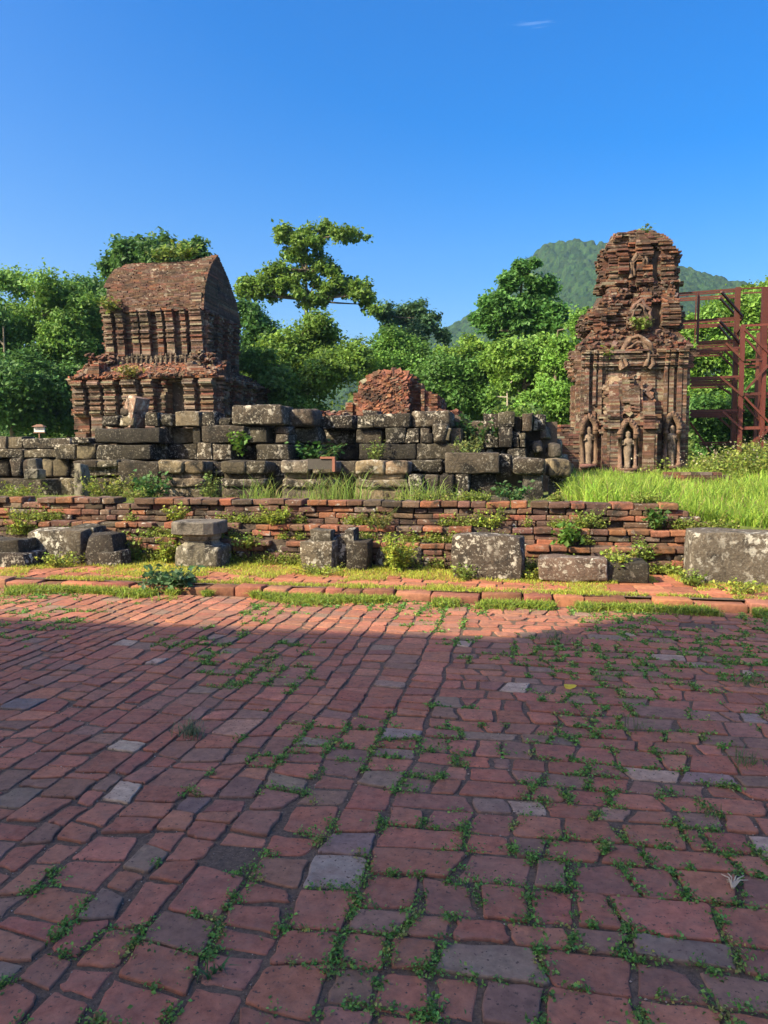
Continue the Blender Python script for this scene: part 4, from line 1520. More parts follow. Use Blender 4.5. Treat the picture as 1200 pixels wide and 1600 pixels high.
# porch with the central niche
PYF = 25.25
a_, b_ = sx(942, PYF), sx(1026, PYF)
PW = b_ - a_
pc = [0, .07, .12, .30, .36, .68, .74, .95, 1.0]
d = {}
def p_porch(i, u, z, k):
    f = u / PW
    nse = noise.noise(Vector((u * 2, z * 2, 64)))
    top = np.interp(f, [0, .2, .5, .8, 1], [2.55, 4.0, 4.1, 3.55, 2.7]) + .25 * nse
    if z > top: return None
    back_s = max(0, (z - 2.7)) * .28
    if z < 1.25: return .10 + (.08 if k % 3 else 0) - (.1 if nse > .3 else 0)
    if i == 4:
        if z < 2.62: return -.50
        if z < 3.05: return (-.02 if z < 2.85 else -.30) 
        if z < 3.35 and f < .55: return -.5
    if i == 3 or i == 5: return (-.06 if z < 2.6 else .0) - back_s
    if 2.45 < z < 2.95: return .06 + layers(k, .12) - back_s
    if z >= 2.95: return .06 + .14 * nse - back_s
    return (.04, .08, 0.06, 0, 0, 0, .06, .02)[i]
pk = ['porch_wall', 'porch_pilaster0', 'porch_pilaster0', 'porch_wall', 'niche', 'porch_wall', 'porch_pilaster1', 'porch_wall']
brick_face(d, (a_, PYF, 0), (1, 0, 0), (0, -1, 0), [c * PW for c in pc], pk, .85, 4.5, p_porch, T_TOW, ch=.055, bl=.3, jit=.008, gap=.003, back=.55, seed=120)
for sgn, X in ((1, b_), (-1, a_)):
    brick_face(d, (X, PYF, 0), (0, 1, 0), (sgn, 0, 0), [0, .3, .8], 'porch_side_wall', .85, 3.4, lambda i, u, z, k: (layers(k, .1) if 2.4 < z < 2.95 else 0) + (.1 if z < 1.25 else 0) if z < 2.9 + .3 * noise.noise(Vector((u, z, 3))) + .3 * u else None, T_TOW, ch=.066, seed=122 + sgn, back=.4)
store(d, tower, {})
# broken vault over the porch: bricks corbelled out to the wall above
d = {'porch_rubble': MB()}
pts, nr = [], []
for _ in range(380):
    f = RB.random(); s = RB.random()
    X = a_ + PW * (.08 + .84 * f)
    z = 3.0 + 1.35 * s - abs(f - .45) * .7
    pts.append((X, PYF + .15 + .62 * s + RB.uniform(-.08, .12), z)); nr.append((RB.uniform(-.3, .3), -1, .6))
scatter_bricks(d['porch_rubble'], pts, nr, RB, T_TOW, (.28, .2, .08), .25)
store(d, tower, {})
# carved horseshoe pediment above the porch and a smaller one above it
def pediment(cx, Y, z0, w, h, th, n=16, col=(0.15, .10, .076), big=False):
    mb = MB()
    for lay, k in ((0, 1.0), (1, .74)):
        pts = []
        for i in range(n + 1):
            a = math.pi * (1.16 - 1.32 * i / n)
            pts.append((cx + math.cos(a) * w * k / 2 * (1 + .12 * math.sin(a)) + RB.uniform(-.03, .03), Y - .05 * lay + RB.uniform(-.03, .05), RB.uniform(-.03, .03) + z0 + .14 * h + math.sin(a) * h * k * (0.82 + .18 * math.sin(a) ** 6)))
        tube(mb, pts, [th * (1 - .3 * lay) * (1.5 if i in (0, n) else 1) for i in range(n + 1)], rcol(RB, col, .05, .15), 6)
    for i in range(7 if big else 0):
        a = math.pi * (.1 + .8 * i / 6)
        tube(mb, [(cx + math.cos(a) * w * .12, Y - .05, z0 + .1 * h + math.sin(a) * h * .15), (cx + math.cos(a) * w * .30, Y - .08, z0 + .14 * h + math.sin(a) * h * .58)], [.05, .03], rcol(RB, col, .05, .2), 5)
    for q in mb.v:
        for vt in q:
            vt += np.array(noise.noise_vector(Vector(vt) * 6)) * .085
    return mb.build('carved_pediment', M_BRICK, tower, smooth=True)
pediment(sx(991, 25.8), 25.82, 4.62, 1.0, .72, .075)
pediment(sx(995, 26.3), 26.36, 6.0, .6, .6, .06)
pediment(sx(993, 26.6), 26.70, 7.6, .5, .6, .055)

# niche with colonettes, arch and figure
def niche(cx, Y, z0, h, w, name_fig='carved_figure', arch=True):
    mb = MB()
    cc = (0.17, .105, .076)
    for s in (-1, 1):
        x = cx + s * w / 2
        tube(mb, [(x, Y - .06, z0), (x, Y - .06, z0 + .07), (x, Y - .06, z0 + .075), (x, Y - .06, z0 + h * .64), (x, Y - .06, z0 + h * .645), (x, Y - .06, z0 + h * .72)], [.085, .085, .055, .05, .085, .085], rcol(RB, cc, .05, .15), 8)
    pts = []
    for i in range(11):
        a = math.pi * (1 - i / 10)
        pts.append((cx + math.cos(a) * w * .52, Y - .07, z0 + h * .74 + math.sin(a) * h * .24 * (1 + .25 * math.sin(a) ** 8)))
    tube(mb, pts, [.10] * 11, rcol(RB, cc, .05, .15), 7)
    for i in range(9):      # leafy knobs along the arch
        p = pts[1 + i]
        tube(mb, [(p[0], p[1] - .06, p[2]), (p[0] + (p[0] - cx) * .22, p[1] - .06, p[2] + .09)], [.06, .03], rcol(RB, cc, .05, .2), 5)
    for q in mb.v:
        for vt in q:
            vt += np.array(noise.noise_vector(Vector(vt) * 7)) * .03
    nf = mb.build('niche_frame', M_BRICK, tower, smooth=True)
    mb = MB()
    box(mb, cx - w * .62, cx + w * .62, Y - .16, Y + .2, z0 - .12, z0 - .002, rcol(RB, cc))
    figure_mesh(mb, (cx, Y - .01, z0), h * .82, (0.22, .165, .125))
    for q in mb.v:
        for vt in q:
            vt += np.array(noise.noise_vector(Vector(vt) * 9)) * .018
    mb.build(name_fig, M_BRICK, nf, smooth=True)
niche(sx(982, 25.0), PYF - .02, 1.28, 1.42, .48)
niche(sx(919, 25.9), KYF - .20, 1.40, 1.48, .42)
niche(sx(1048, 25.9), KYF - .20, 1.36, 1.55, .42)

# ------------------------------------------------------------------ brick mound in the middle
MY = 21.2
mound = empty('brick_mound', (sx(612, MY), MY, 2.6), 'low reddish brick mound with pilasters rising behind the stone platform', 'ruin')
d = {}
ma, mbx = sx(541, MY), sx(684, MY)
MW = mbx - ma
T_MOUND = tone_mix((2, (0.19, 0.085, 0.05)), (3, (.145, .07, .047)), (4, (0.19, 0.078, 0.046)), (2, RED), (0.6, PALE))
mc = [0, .08, .14, .2, .38, .66, .82, .86, .93, 1.0]
def mtop(f): return np.interp(f, [0, .06, .16, .30, .40, .62, .72, .80, .86, 1.0], [3.0, 3.28, 3.58, 3.85, 3.96, 3.98, 3.88, 3.6, 3.42, 3.3])
def p_mound(i, u, z, k):
    f = u / MW
    nse = noise.noise(Vector((u * 2.2, z * 2.2, 71)))
    if z > mtop(f) + .06 * nse: return None
    s = max(0, z - 2.6)
    if i in (3, 4): return .50 - .32 * s + .10 * nse
    if i == 5: return -.25
    return (.0 if i in (1, 7) else .10) + .03 * nse
brick_face(d, (ma, MY, 0), (1, 0, 0), (0, -1, 0), [c * MW for c in mc], ['wall', 'pilaster0', 'pilaster0', 'heap', 'heap', 'wall', 'wall', 'pilaster1', 'pilaster1'], 2.55, 4.15, p_mound, T_MOUND, ch=.066, bl=.24, jit=.03, back=.9, seed=131, zj=.01)
brick_face(d, (mbx, MY, 0), (0, 1, 0), (1, 0, 0), [0, .4, 1.6], 'side_wall', 2.55, 3.3, lambda i, u, z, k: .05, T_MOUND, ch=.066, seed=133, jit=.03)
pts, nr = [], []
for _ in range(420):
    f = RB.uniform(.2, .68); z = RB.uniform(2.75, mtop(f))
    pts.append((ma + MW * f, MY - .5 + .32 * (z - 2.6) - .04, z)); nr.append((RB.uniform(-.3, .3), -.8, .7))
for _ in range(150):
    pts.append((ma - RB.random() ** 1.5 * .9, MY + RB.uniform(-.3, .4), 2.62 + .25 * RB.random())); nr.append((-.3, -.3, 1))
for _ in range(120):
    pts.append((mbx + RB.random() ** 1.5 * .6, MY + RB.uniform(-.2, .5), 2.62 + .25 * RB.random())); nr.append((.3, -.3, 1))
scatter_bricks(d['heap'], pts, nr, RB, T_MOUND)
store(d, mound, {'heap': 'collapsed_heap'})
mb = MB(); box(mb, ma + .2, mbx - .2, MY + .3, MY + 1.8, 2.3, 3.3); mb.build('inner_masonry', M_CORE, mound)

# low brick walls on the lawn
def low_brick(name, label, x0, x1, Y, z0, z1, seed, tn=T_TOWR, dep=.5):
    r = empty(name, ((x0 + x1) / 2, Y, z0), label, 'wall')
    d = {}
    def pr(i, u, z, k):
        f = u / (x1 - x0)
        return .05 * noise.noise(Vector((u * 2, z * 3, seed))) if z < z1 - .12 * abs(noise.noise(Vector((u * 1.7, seed, 2)))) - (.25 * max(0, .12 - f) / .12 + .3 * max(0, f - .85) / .15) * (z1 - z0) else None
    brick_face(d, (x0, Y, 0), (1, 0, 0), (0, -1, 0), [0, x1 - x0], 'brickwork', z0, z1, pr, tn, ch=.07, bl=.24, jit=.02, back=dep, seed=seed)
    store(d, r, {})
low_brick('brick_footing', 'low brick footing half sunk in the bright grass before the tower', sx(1042, 18.5), sx(1142, 18.5), 18.5, .85, 1.28, 141)
low_brick('brick_footing', 'dark red brick footing between the tumbled stones and the tower', sx(815, 24), sx(905, 24), 24, .85, 2.62, 142)

# ------------------------------------------------------------------ steel scaffold beside the tower
SY = 28.1
scaf = empty('steel_scaffold', (sx(1150, SY), SY, 0.9), 'rust-red steel scaffold frame standing beside the brick tower', 'scaffold')
RC = (0.115, 0.036, 0.027)
RSC = random.Random(7)


def steel(name, a, b, w, h=None):
    mb = MB()
    bar(mb, a, b, w * .8, (h or w) * .8, rcol(RSC, RC, .1, .3))
    return mb.build(name, M_STEEL, scaf)


def ibeam(a, b, w):
    """Rolled section: two flanges and a web."""
    a = Vector(a); b = Vector(b)
    mb = MB(); c = rcol(RSC, RC, .06, .15)
    for s in (-1, 1):
        o = Vector((0, s * w * .45, 0))
        bar(mb, a + o, b + o, w, .02, c) if abs((b - a).normalized().z) < .5 else bar(mb, a + o, b + o, w, .02, c)
    bar(mb, a, b, .025, w * .86, c)
    mb.build('post', M_STEEL, scaf)


def sp(px, py, dy=0.0): return P(px, py, SY + dy)


GZ = 0.9
def post(px, ytop, w, dy=0.0, i=False, zb=GZ):
    t = sp(px, ytop, dy)
    (ibeam if i else (lambda a, b, w: steel('post', a, b, w)))((t.x, t.y, zb), t, w)
post(1153, 449, .20, 1.2)
post(1161, 508, .17, -.4)
post(1196, 449, .24, 1.2)
post(1195, 540, .16, -.4)
post(1148, 590, .18, 3.2)
post(1186, 520, .18, 3.2)
post(1092, 455, .09, 1.2, zb=sp(1092, 536, 1.2).z)
post(1088, 456, .05, 3.2, zb=sp(1088, 536, 3.2).z)
post(1059, 449, .10, .2, zb=sp(1059, 466, .2).z)
post(1076, 527, .09, -.3, zb=sp(1076, 542, -.3).z)
def beam(x0, y0, x1, y1, dy, w=.11): steel('beam', sp(x0, y0, dy), sp(x1, y1, dy), w * .7, w)
for x0, y0, x1, y1, dy, w in ((1058, 459, 1161, 451, 1.3, .08), (1058, 467, 1157, 461, 3.2, .08), (1056, 503, 1161, 496, 1.3, .09), (1058, 510, 1155, 505, 3.2, .09), (1088, 535, 1165, 531, 1.3, .09), (1088, 541, 1158, 538, 3.2, .08), (1082, 548, 1158, 543, -.4, .09), (1082, 553, 1130, 552, 3.3, .09), (1078, 591, 1164, 588, -.4, .09), (1078, 597, 1150, 596, 1.3, .09), (1078, 603, 1150, 601, 3.2, .09), (1078, 642, 1163, 641, -.4, .09), (1078, 648, 1152, 647, 1.3, .13), (1092, 692, 1162, 691, 1.3, .07)):
    beam(x0, y0, x1, y1, dy, w)
    beam(x0 + 2, y0 + 3, x1 - 3, y1 + 3.5, dy + 1.1, w * .8)
for x0, y0, x1, y1, dy, w in ((1160, 451, 1260, 446, 1.3, .06), (1160, 458, 1260, 455, 3.2, .06), (1163, 509, 1260, 504, -.4, .09), (1163, 516, 1260, 511, 1.3, .07), (1164, 563, 1260, 559, -.4, .08), (1164, 569, 1260, 565, 1.3, .08), (1164, 574, 1260, 571, 3.2, .07), (1163, 616, 1260, 613, -.4, .12), (1163, 621, 1260, 619, 3.2, .1), (1162, 669, 1260, 667, -.4, .13)):
    beam(x0, y0, x1, y1, dy, w)
def brace(x0, y0, x1, y1, dy0, dy1, w=.08): steel('brace', sp(x0, y0, dy0), sp(x1, y1, dy1), w, w)
for x0, y0, x1, y1, dy0, dy1 in ((1127, 456, 1160, 494, -.2, 1.1), (1124, 465, 1154, 497, 1.2, 3.0), (1124, 501, 1156, 536, -.2, 1.1), (1122, 508, 1145, 535, 1.2, 3.0), (1134, 536, 1162, 564, -.5, -.5), (1127, 543, 1156, 570, 1.0, 1.0), (1123, 552, 1150, 578, 3.0, 3.0), (1128, 591, 1160, 619, -.5, -.5), (1122, 603, 1152, 622, 2.6, 2.8), (1129, 643, 1160, 671, -.5, -.5), (1122, 652, 1152, 678, 2.6, 2.8), (1164, 516, 1202, 552, -.5, -.5), (1165, 529, 1192, 560, 1.2, 1.2), (1165, 610, 1205, 566, -.5, -.5), (1163, 620, 1204, 663, -.5, -.5), (1163, 630, 1192, 665, 1.2, 1.2), (1166, 706, 1204, 668, -.5, -.5), (1164, 702, 1200, 667, -.2, -.2), (1078, 660, 1110, 706, 2.6, 2.6), (1152, 520, 1161, 508, 1.1, -.4)):
    brace(x0, y0, x1, y1, dy0, dy1)

# ================================================================== LOOSE THINGS
# ------------------------------------------------------------------ fallen stones along the terrace
RF = random.Random(51)
FG = 'fallen stones on the terrace'


def fall(name, label, px0, px1, ybase, pieces, d=0.45, rotz=0.0, cat='stone', mat=None):
    """pieces: (part name, x0, x1, ytop, ybottom, depth offset, depth, tone, rounding, tilt) in photo measure at the foot's depth."""
    g0 = G((px0 + px1) / 2, ybase, TZ)
    Y = g0.y
    root = empty(name, (g0.x, Y + d / 2, TZ), label, cat, FG)
    for (pn, x0, x1, yt, yb, dy, dd, tone, rnd, tilt) in pieces:
        Yp = Y + dy
        xm = (x0 + x1) / 2
        za, zb = max(TZ - .03, zz(xm, yb, Yp)), zz(xm, yt, Yp)
        block_obj(pn, sx(x0, Yp), sx(x1, Yp), Yp, Yp + dd, za, zb, rcol(RF, tone, .05, .1), mat or M_FALLEN, root, RF.randrange(10**6), rnd * .45, .034, 6, (0, tilt, rotz), 8)
    return root


SG = (0.092, 0.074, 0.056); SD = (0.052, 0.042, 0.034); SL = (0.135, 0.112, 0.086)
fall('fallen_stone', 'dark stepped stone cut by the left edge of the terrace', -40, 33, 886, [('lower_block', -45, 34, 863, 888, 0, .5, SD, .03, 0), ('upper_block', -45, 24, 843, 865, .08, .4, SD, .04, .03)])
fall('fallen_stone', 'big lichen-spotted stone block with a notched top at the left', 38, 126, 880, [('block', 37, 126, 829, 884, 0, .55, SG, .05, -.02), ('top_slab', 106, 145, 823, 840, .22, .34, SD, .02, 0)], rotz=-.04, mat=M_LICHEN)
fall('fallen_stone', 'dark broken stone with a stepped foot beside the lichen-spotted block', 130, 186, 884, [('block', 128, 173, 835, 883, .02, .45, SD, .03, -.05), ('foot', 148, 187, 861, 886, -.04, .3, SD, .04, -.06)], rotz=.1)
ped2 = fall('stone_pedestal', 'waisted stone pedestal with a round flat top slab', 258, 336, 887, [('base', 269, 340, 855, 889, 0, .55, SL, .12, 0)], cat='pedestal')
Yp = G(300, 887, TZ).y
def lathe(name, parent, cx, cy, prof, col, n=18, sq=3.0):
    mb = MB(); vs = []; fs = []
    for z, r in prof:
        for k in range(n):
            a = 2 * math.pi * k / n
            c, s = math.cos(a), math.sin(a)
            q = (abs(c) ** sq + abs(s) ** sq) ** (-1 / sq)
            w = 1 + .03 * noise.noise(Vector((c * 2, s * 2, z * 9)))
            vs.append((cx + c * r * q * w, cy + s * r * q * w, z))
    for i in range(len(prof) - 1):
        for k in range(n):
            fs.append((i * n + k, i * n + (k + 1) % n, (i + 1) * n + (k + 1) % n, (i + 1) * n + k))
    mb.add(vs, fs, col)
    return mb.build(name, M_FALLEN, parent, smooth=False)
cxp = (sx(258, Yp) + sx(337, Yp)) / 2
zb_, zn_, zt_, ztt_ = zz(300, 858, Yp), zz(300, 846, Yp), zz(300, 836, Yp), zz(300, 816, Yp)
lathe('neck', ped2, cxp + .03, Yp + .28, [(zb_ - .02, .2), (zb_ + .01, .27), (zb_ + .04, .27), (zb_ + .06, .23), (zn_, .22), (zn_ + .02, .25), (zt_ + .01, .25)], (0.28, .25, .2))
lathe('top_slab', ped2, cxp, Yp + .28, [(zt_, .05), (zt_, .315), (zt_ + .01, .33), (ztt_ - .015, .33), (ztt_, .315), (ztt_ + .004, .02)], (0.17, .15, .13), sq=4.5)
fall('fallen_stone', 'small rounded grey stone in the grass left of the notched stone', 431, 466, 881, [('block', 430, 468, 852, 883, 0, .25, SG, .05, 0)])
fall('fallen_stone', 'carved stone with a deep dark notch and two stepped shoulders', 469, 575, 893, [('left_block', 468, 520, 848, 895, 0, .42, SL, .025, 0), ('left_shoulder', 483, 517, 829, 851, .12, .35, SG, .02, 0), ('back_block', 512, 546, 838, 893, .28, .3, SD, .03, 0), ('right_block', 540, 575, 846, 892, .06, .4, SD, .03, 0), ('right_shoulder', 537, 554, 828, 849, .18, .3, SD, .02, 0)])
fall('fallen_stone', 'low dark stone half hidden behind the tall yellow-green weed', 590, 692, 889, [('block', 588, 660, 853, 892, .1, .4, SG, .05, 0), ('broken_end', 655, 692, 850, 892, .14, .4, SD, .06, .05)])
fall('fallen_stone', 'thick stone block with a chisel-pitted front face and sloping end', 709, 820, 905, [('block', 709, 821, 838, 907, 0, .5, SG, .035, .01)], rotz=-.1)
fall('fallen_stone', 'long flat brown slab lying level on the terrace', 844, 1018, 912, [('slab', 844, 955, 874, 908, 0, .5, (0.16, .115, .085), .05, -.015), ('slab_end', 950, 1018, 879, 913, .08, .42, SD, .05, .01)])
fall('fallen_stone', 'large square stone block with white lichen at the right edge', 1086, 1240, 914, [('block', 1086, 1245, 834, 917, 0, .6, (0.125, .105, .083), .04, 0)], rotz=-.02, mat=M_LICHEN)

# ------------------------------------------------------------------ signboard and lying frame
M_WHITE = plain_mat('white_board', (0.75, 0.74, 0.70), .5)
M_WOOD = plain_mat('brown_wood', (0.17, 0.085, 0.05), .7)
M_PANELRED = plain_mat('red_brown_panel', (0.27, 0.10, 0.065), .6)
sg = empty('signboard', (sx(62, 18.6), 18.6, 1.9), 'small white information board on a post behind the low stone wall', 'sign')
SYg = 18.6
mb = MB(); box(mb, sx(54.5, SYg), sx(70.5, SYg), SYg, SYg + .03, zz(62, 675, SYg), zz(62, 667, SYg)); mb.build('board', M_WHITE, sg)
mb = MB(); box(mb, sx(53.5, SYg), sx(71.5, SYg), SYg - .01, SYg + .04, zz(62, 676.6, SYg), zz(62, 675.1, SYg)); mb.build('frame', M_WOOD, sg)
mb = MB()
z0_, z1_ = zz(62, 667, SYg), zz(62, 663, SYg)
xa, xb = sx(53, SYg), sx(72, SYg)
mb.add([(xa, SYg - .08, z0_), (xb, SYg - .08, z0_), (xb, SYg + .1, z0_), (xa, SYg + .1, z0_), (xa + .1, SYg + .01, z1_), (xb - .1, SYg + .01, z1_)], [(0, 1, 5, 4), (3, 4, 5, 2), (3, 2, 1, 0)], (.2, .1, .06))
mb.f.append(np.array([(0, 4, 3), (1, 2, 5)], np.int32))
mb.build('roof', M_WOOD, sg)
mb = MB(); box(mb, sx(61, SYg), sx(63, SYg), SYg + .005, SYg + .035, 0.85, zz(62, 676.7, SYg)); mb.build('post', M_WOOD, sg)

fr = empty('sign_frame', (sx(500, 14.9), 14.9, 1.45), 'red-brown sign panel lying tipped over on the moulded stones', 'sign')
FY = 14.85
def frbox(nm, x0, x1, y0, y1, dy, d, m):
    mb = MB(); box(mb, sx(x0, FY), sx(x1, FY), FY + dy, FY + dy + d, zz(500, y1, FY), zz(500, y0, FY)); mb.build(nm, m, fr)
frbox('panel', 480, 518.5, 717, 733, .03, .05, plain_mat('dark_panel', (.06, .05, .045), .6))
frbox('top_rail', 500, 523, 713.5, 716.8, 0, .12, M_PANELRED)
frbox('end_rail', 518.7, 523, 717, 737, 0, .12, M_PANELRED)

# ------------------------------------------------------------------ small things on the paving
g = G(888, 1073, 0.006)
mb = MB()
lv = []
for i in range(9):
    a = 2 * math.pi * i / 9
    lv.append((g.x + .045 * math.cos(a) * (1 + .3 * math.cos(a)), g.y + .028 * math.sin(a), .012 + .010 * math.sin(a) + .006 * math.cos(2 * a)))
mb.add(lv + [(g.x, g.y, .010)], [(i, (i + 1) % 9, 9) for i in range(9)], (0.62, 0.50, 0.05))
tag(mb.build('fallen_leaf', M_WEED, origin=(g.x, g.y, .004)), 'single yellow leaf lying on the shaded brick paving', 'leaf')
g = G(1150, 1385, 0.004)
mb = MB()
R_ = random.Random(3)
for i in range(7):
    a = math.radians(40 + 22 * i)
    L = R_.uniform(.04, .10)
    tube(mb, [(g.x - .02, g.y - .03, .012), (g.x + .4 * L * math.cos(a), g.y + .4 * L * math.sin(a), .022), (g.x + L * math.cos(a) + .01, g.y + L * math.sin(a), .014)], [.005, .003, .0015], (0.62, .55, .45), 5)
tag(mb.build('dry_root', plain_mat('bleached_root', (0.55, .42, .28), .8), origin=(g.x, g.y, .0)), 'bleached dry root tuft lying on the paving at the right', 'root')


def tuft(label, px, py, n, h, w, bend, seed, base=(0.11, .17, .05), z=0.0, Y=None, spread=.05, name='grass_tuft', dry=.05, group='grass tufts in the paving'):
    R = np.random.default_rng(seed)
    g = G(px, py, z) if Y is None else Vector((sx(px, Y), Y, z))
    a = R.normal(size=(n, 2)) * spread
    pts = np.concatenate([a + np.array((g.x, g.y)), np.full((n, 1), z - .01)], axis=1)
    mb = MB()
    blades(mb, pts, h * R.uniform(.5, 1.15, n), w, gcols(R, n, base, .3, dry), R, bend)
    return tag(mb.build(name, M_GRASS, origin=(g.x, g.y, z)), label, 'grass', group)


tuft('spiky grey-green grass tuft at the left near the two pale pavers', 300, 1148, 80, .15, .006, 1.3, 1, (.13, .18, .09), spread=.035)
tuft('grass tuft at the right edge of the paving', 1165, 1195, 45, .12, .006, 1.1, 2, spread=.035)
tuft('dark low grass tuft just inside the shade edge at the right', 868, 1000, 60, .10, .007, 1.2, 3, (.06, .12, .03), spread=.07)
tuft('thin wispy grass tuft among the weeds right of the yellow leaf', 1000, 1140, 24, .16, .004, 1.2, 4, spread=.04)
tuft('small grass tuft in a joint at the lower right', 1112, 1272, 40, .06, .005, 1.0, 5, spread=.03)
tuft('little broad-leaved tuft near the bottom left of the paving', 330, 1522, 14, .06, .018, 1.3, 6, (.06, .15, .05), spread=.02)
tuft('grass tuft in the shade under the right end of the kerb', 1180, 1068, 40, .12, .006, 1.0, 7, spread=.05)

# ------------------------------------------------------------------ weeds on terrace and wall
def plant(label, px, py, Y=None, z=TZ, h=.3, r=.2, n=16, leaf=.045, col=(.15, .2, .03), per=14, seed=1, group='weeds on the terrace and wall'):
    R = np.random.default_rng(seed)
    g = G(px, py, z) if Y is None else Vector((sx(px, Y), Y, z))
    mb = MB()
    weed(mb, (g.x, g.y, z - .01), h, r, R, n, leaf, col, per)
    return tag(mb.build('weed_plant', M_WEED, origin=(g.x, g.y, z)), label, 'weed', group)


YG = (.27, .33, .05); DG = (.08, .16, .035); MG = (.2, .28, .05)
plant('broad-leaved dark green plant spilling over the kerb at the left', 262, 922, None, .02, .26, .34, 34, .085, (.075, .15, .06), 16, 11)
plant('tall yellow-green weed in front of the half hidden stone', 622, 893, None, TZ, .50, .26, 46, .05, YG, 24, 12)
plant('bright weed between the dark stone and the round pedestal', 262, 880, None, TZ, .42, .15, 26, .045, YG, 16, 13)
plant('straggly weed growing up the wall left of the pedestal', 205, 868, 10.25, TZ, .45, .25, 26, .045, MG, 14, 14)
plant('yellow-green weed at the foot of the lichen-spotted block', 95, 885, None, TZ, .22, .28, 24, .04, YG, 14, 15)
plant('weed on the middle step of the wall above the pedestal', 275, 805, 10.5, .68, .28, .18, 20, .04, YG, 16, 16)
plant('weed sprawling on the middle wall step at centre left', 432, 818, 10.5, .66, .3, .24, 28, .045, YG, 16, 17)
plant('leafy green rosette on the wall step above the flat slab', 890, 842, 10.38, .46, .24, .17, 18, .09, (.12, .23, .04), 12, 18)
plant('broad green plant high on the wall near its right end', 1028, 812, 10.62, .70, .24, .14, 16, .075, (.08, .17, .035), 12, 19)
plant('pale weed hiding the end of the flat slab', 965, 908, None, TZ, .40, .2, 30, .055, YG, 18, 20)
plant('weed at the left foot of the chisel-pitted block', 725, 905, None, TZ, .2, .2, 18, .04, MG, 14, 21)
plant('dark weed standing beside the broken end of the low stone', 688, 872, None, TZ, .34, .12, 12, .06, DG, 12, 22)
plant('low weed at the right foot of the chisel-pitted block', 830, 905, None, TZ, .16, .25, 18, .035, YG, 12, 23)
plant('weed tuft on the wall top step at far left', 30, 826, 10.4, .5, .35, .3, 26, .045, YG, 14, 24)
plant('weed on the wall step left of the flat slab', 770, 815, 10.5, .66, .3, .22, 22, .04, YG, 14, 25)
plant('weed on the wall step between the rosette and the wall end', 920, 806, 10.6, .68, .24, .25, 22, .04, MG, 14, 26)
plant('low weed at the left foot of the white-lichened block', 1080, 915, None, TZ, .2, .2, 18, .04, MG, 14, 27)
plant('weed in the grass before the white-lichened block', 1150, 925, None, TZ, .14, .3, 20, .04, YG, 14, 28)
plant('small weed on the lower step below the wall end', 1010, 870, 10.3, .3, .22, .2, 18, .04, MG, 14, 29)
plant('weed in front of the notched stone', 500, 897, None, TZ, .14, .3, 22, .035, YG, 14, 30)
plant('weed on the lower wall step right of the pedestal', 385, 850, 10.3, .35, .2, .3, 24, .045, MG, 12, 31)
plant('weed climbing the wall behind the tall yellow-green weed', 590, 815, 10.5, .62, .3, .3, 24, .035, (.2, .2, .05), 14, 32)
plant('green plant rooted between the stones beside the big rounded block', 375, 705, 16.4, 1.75, .45, .26, 18, .12, (.1, .2, .03), 9, 33, 'plants on the stone platform')
plant('bushy dark green plant at the foot of the platform at left', 232, 765, 14.9, .72, .55, .38, 30, .10, (.07, .16, .04), 16, 34, 'plants on the stone platform')
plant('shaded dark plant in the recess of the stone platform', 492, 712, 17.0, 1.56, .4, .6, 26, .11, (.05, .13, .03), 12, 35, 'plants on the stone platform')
plant('thin flowering weed at the centre of the stone platform', 588, 705, 17.0, 1.56, .5, .3, 18, .07, (.16, .22, .05), 10, 36, 'plants on the stone platform')
plant('pale weed right of the round fallen stone on the platform', 733, 700, 17.0, 1.6, .5, .4, 22, .08, (.16, .2, .06), 12, 37, 'plants on the stone platform')
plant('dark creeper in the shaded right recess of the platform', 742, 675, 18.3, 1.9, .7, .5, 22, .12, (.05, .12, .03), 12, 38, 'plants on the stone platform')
plant('tall yellow-green weed before the leftmost pier of the platform', 165, 768, 14.6, .72, .55, .6, 46, .06, (.2, .24, .04), 16, 39, 'plants on the stone platform')
plant('white-flowered weed between the first two moulded piers', 328, 768, 14.7, .72, .6, .25, 26, .05, (.17, .23, .06), 16, 40, 'plants on the stone platform')
plant('low yellow weed before the low stone wall at far left', 30, 768, 15.2, .72, .34, .6, 34, .06, (.2, .24, .04), 14, 41, 'plants on the stone platform')
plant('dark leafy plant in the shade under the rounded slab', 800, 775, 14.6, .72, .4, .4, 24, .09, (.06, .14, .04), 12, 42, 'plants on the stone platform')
plant('green tuft growing on the temple ridge', 262, 405, 28.15, 9.15, .45, .55, 26, .16, (.13, .2, .04), 12, 43, 'plants on the ruins')
plant('bright weeds at the right end of the temple ridge', 293, 408, 28.1, 9.2, .45, .6, 26, .16, (.17, .25, .04), 12, 44, 'plants on the ruins')
plant('weed on the lower left of the vaulted roof', 182, 480, 26.5, 7.0, .5, .45, 18, .14, (.15, .2, .04), 10, 45, 'plants on the ruins')
plant('weed on the broken lower roof of the temple', 205, 590, 25.6, 4.5, .35, .5, 18, .12, (.2, .2, .05), 10, 46, 'plants on the ruins')
plant('small plant on the ledge of the tower above the pediment', 1000, 520, 26.1, 5.75, .35, .4, 18, .11, (.15, .2, .04), 10, 47, 'plants on the ruins')
plant('tiny plant on top of the tower', 1000, 366, 27.0, 8.95, .25, .3, 14, .10, (.13, .2, .04), 8, 48, 'plants on the ruins')
plant('weed sprouting on the left cornice of the tower', 945, 562, 25.75, 4.85, .25, .25, 10, .1, (.18, .26, .04), 8, 49, 'plants on the ruins')
plant('leafy creeper behind the stones right of the centre', 775, 648, 19.3, 2.6, .35, .5, 18, .14, (.12, .22, .04), 9, 50, 'plants on the stone platform')
plant('round-leaved plant behind the upright stones near the tower', 825, 648, 19.6, 2.55, .4, .4, 18, .15, (.12, .22, .05), 9, 51, 'plants on the stone platform')

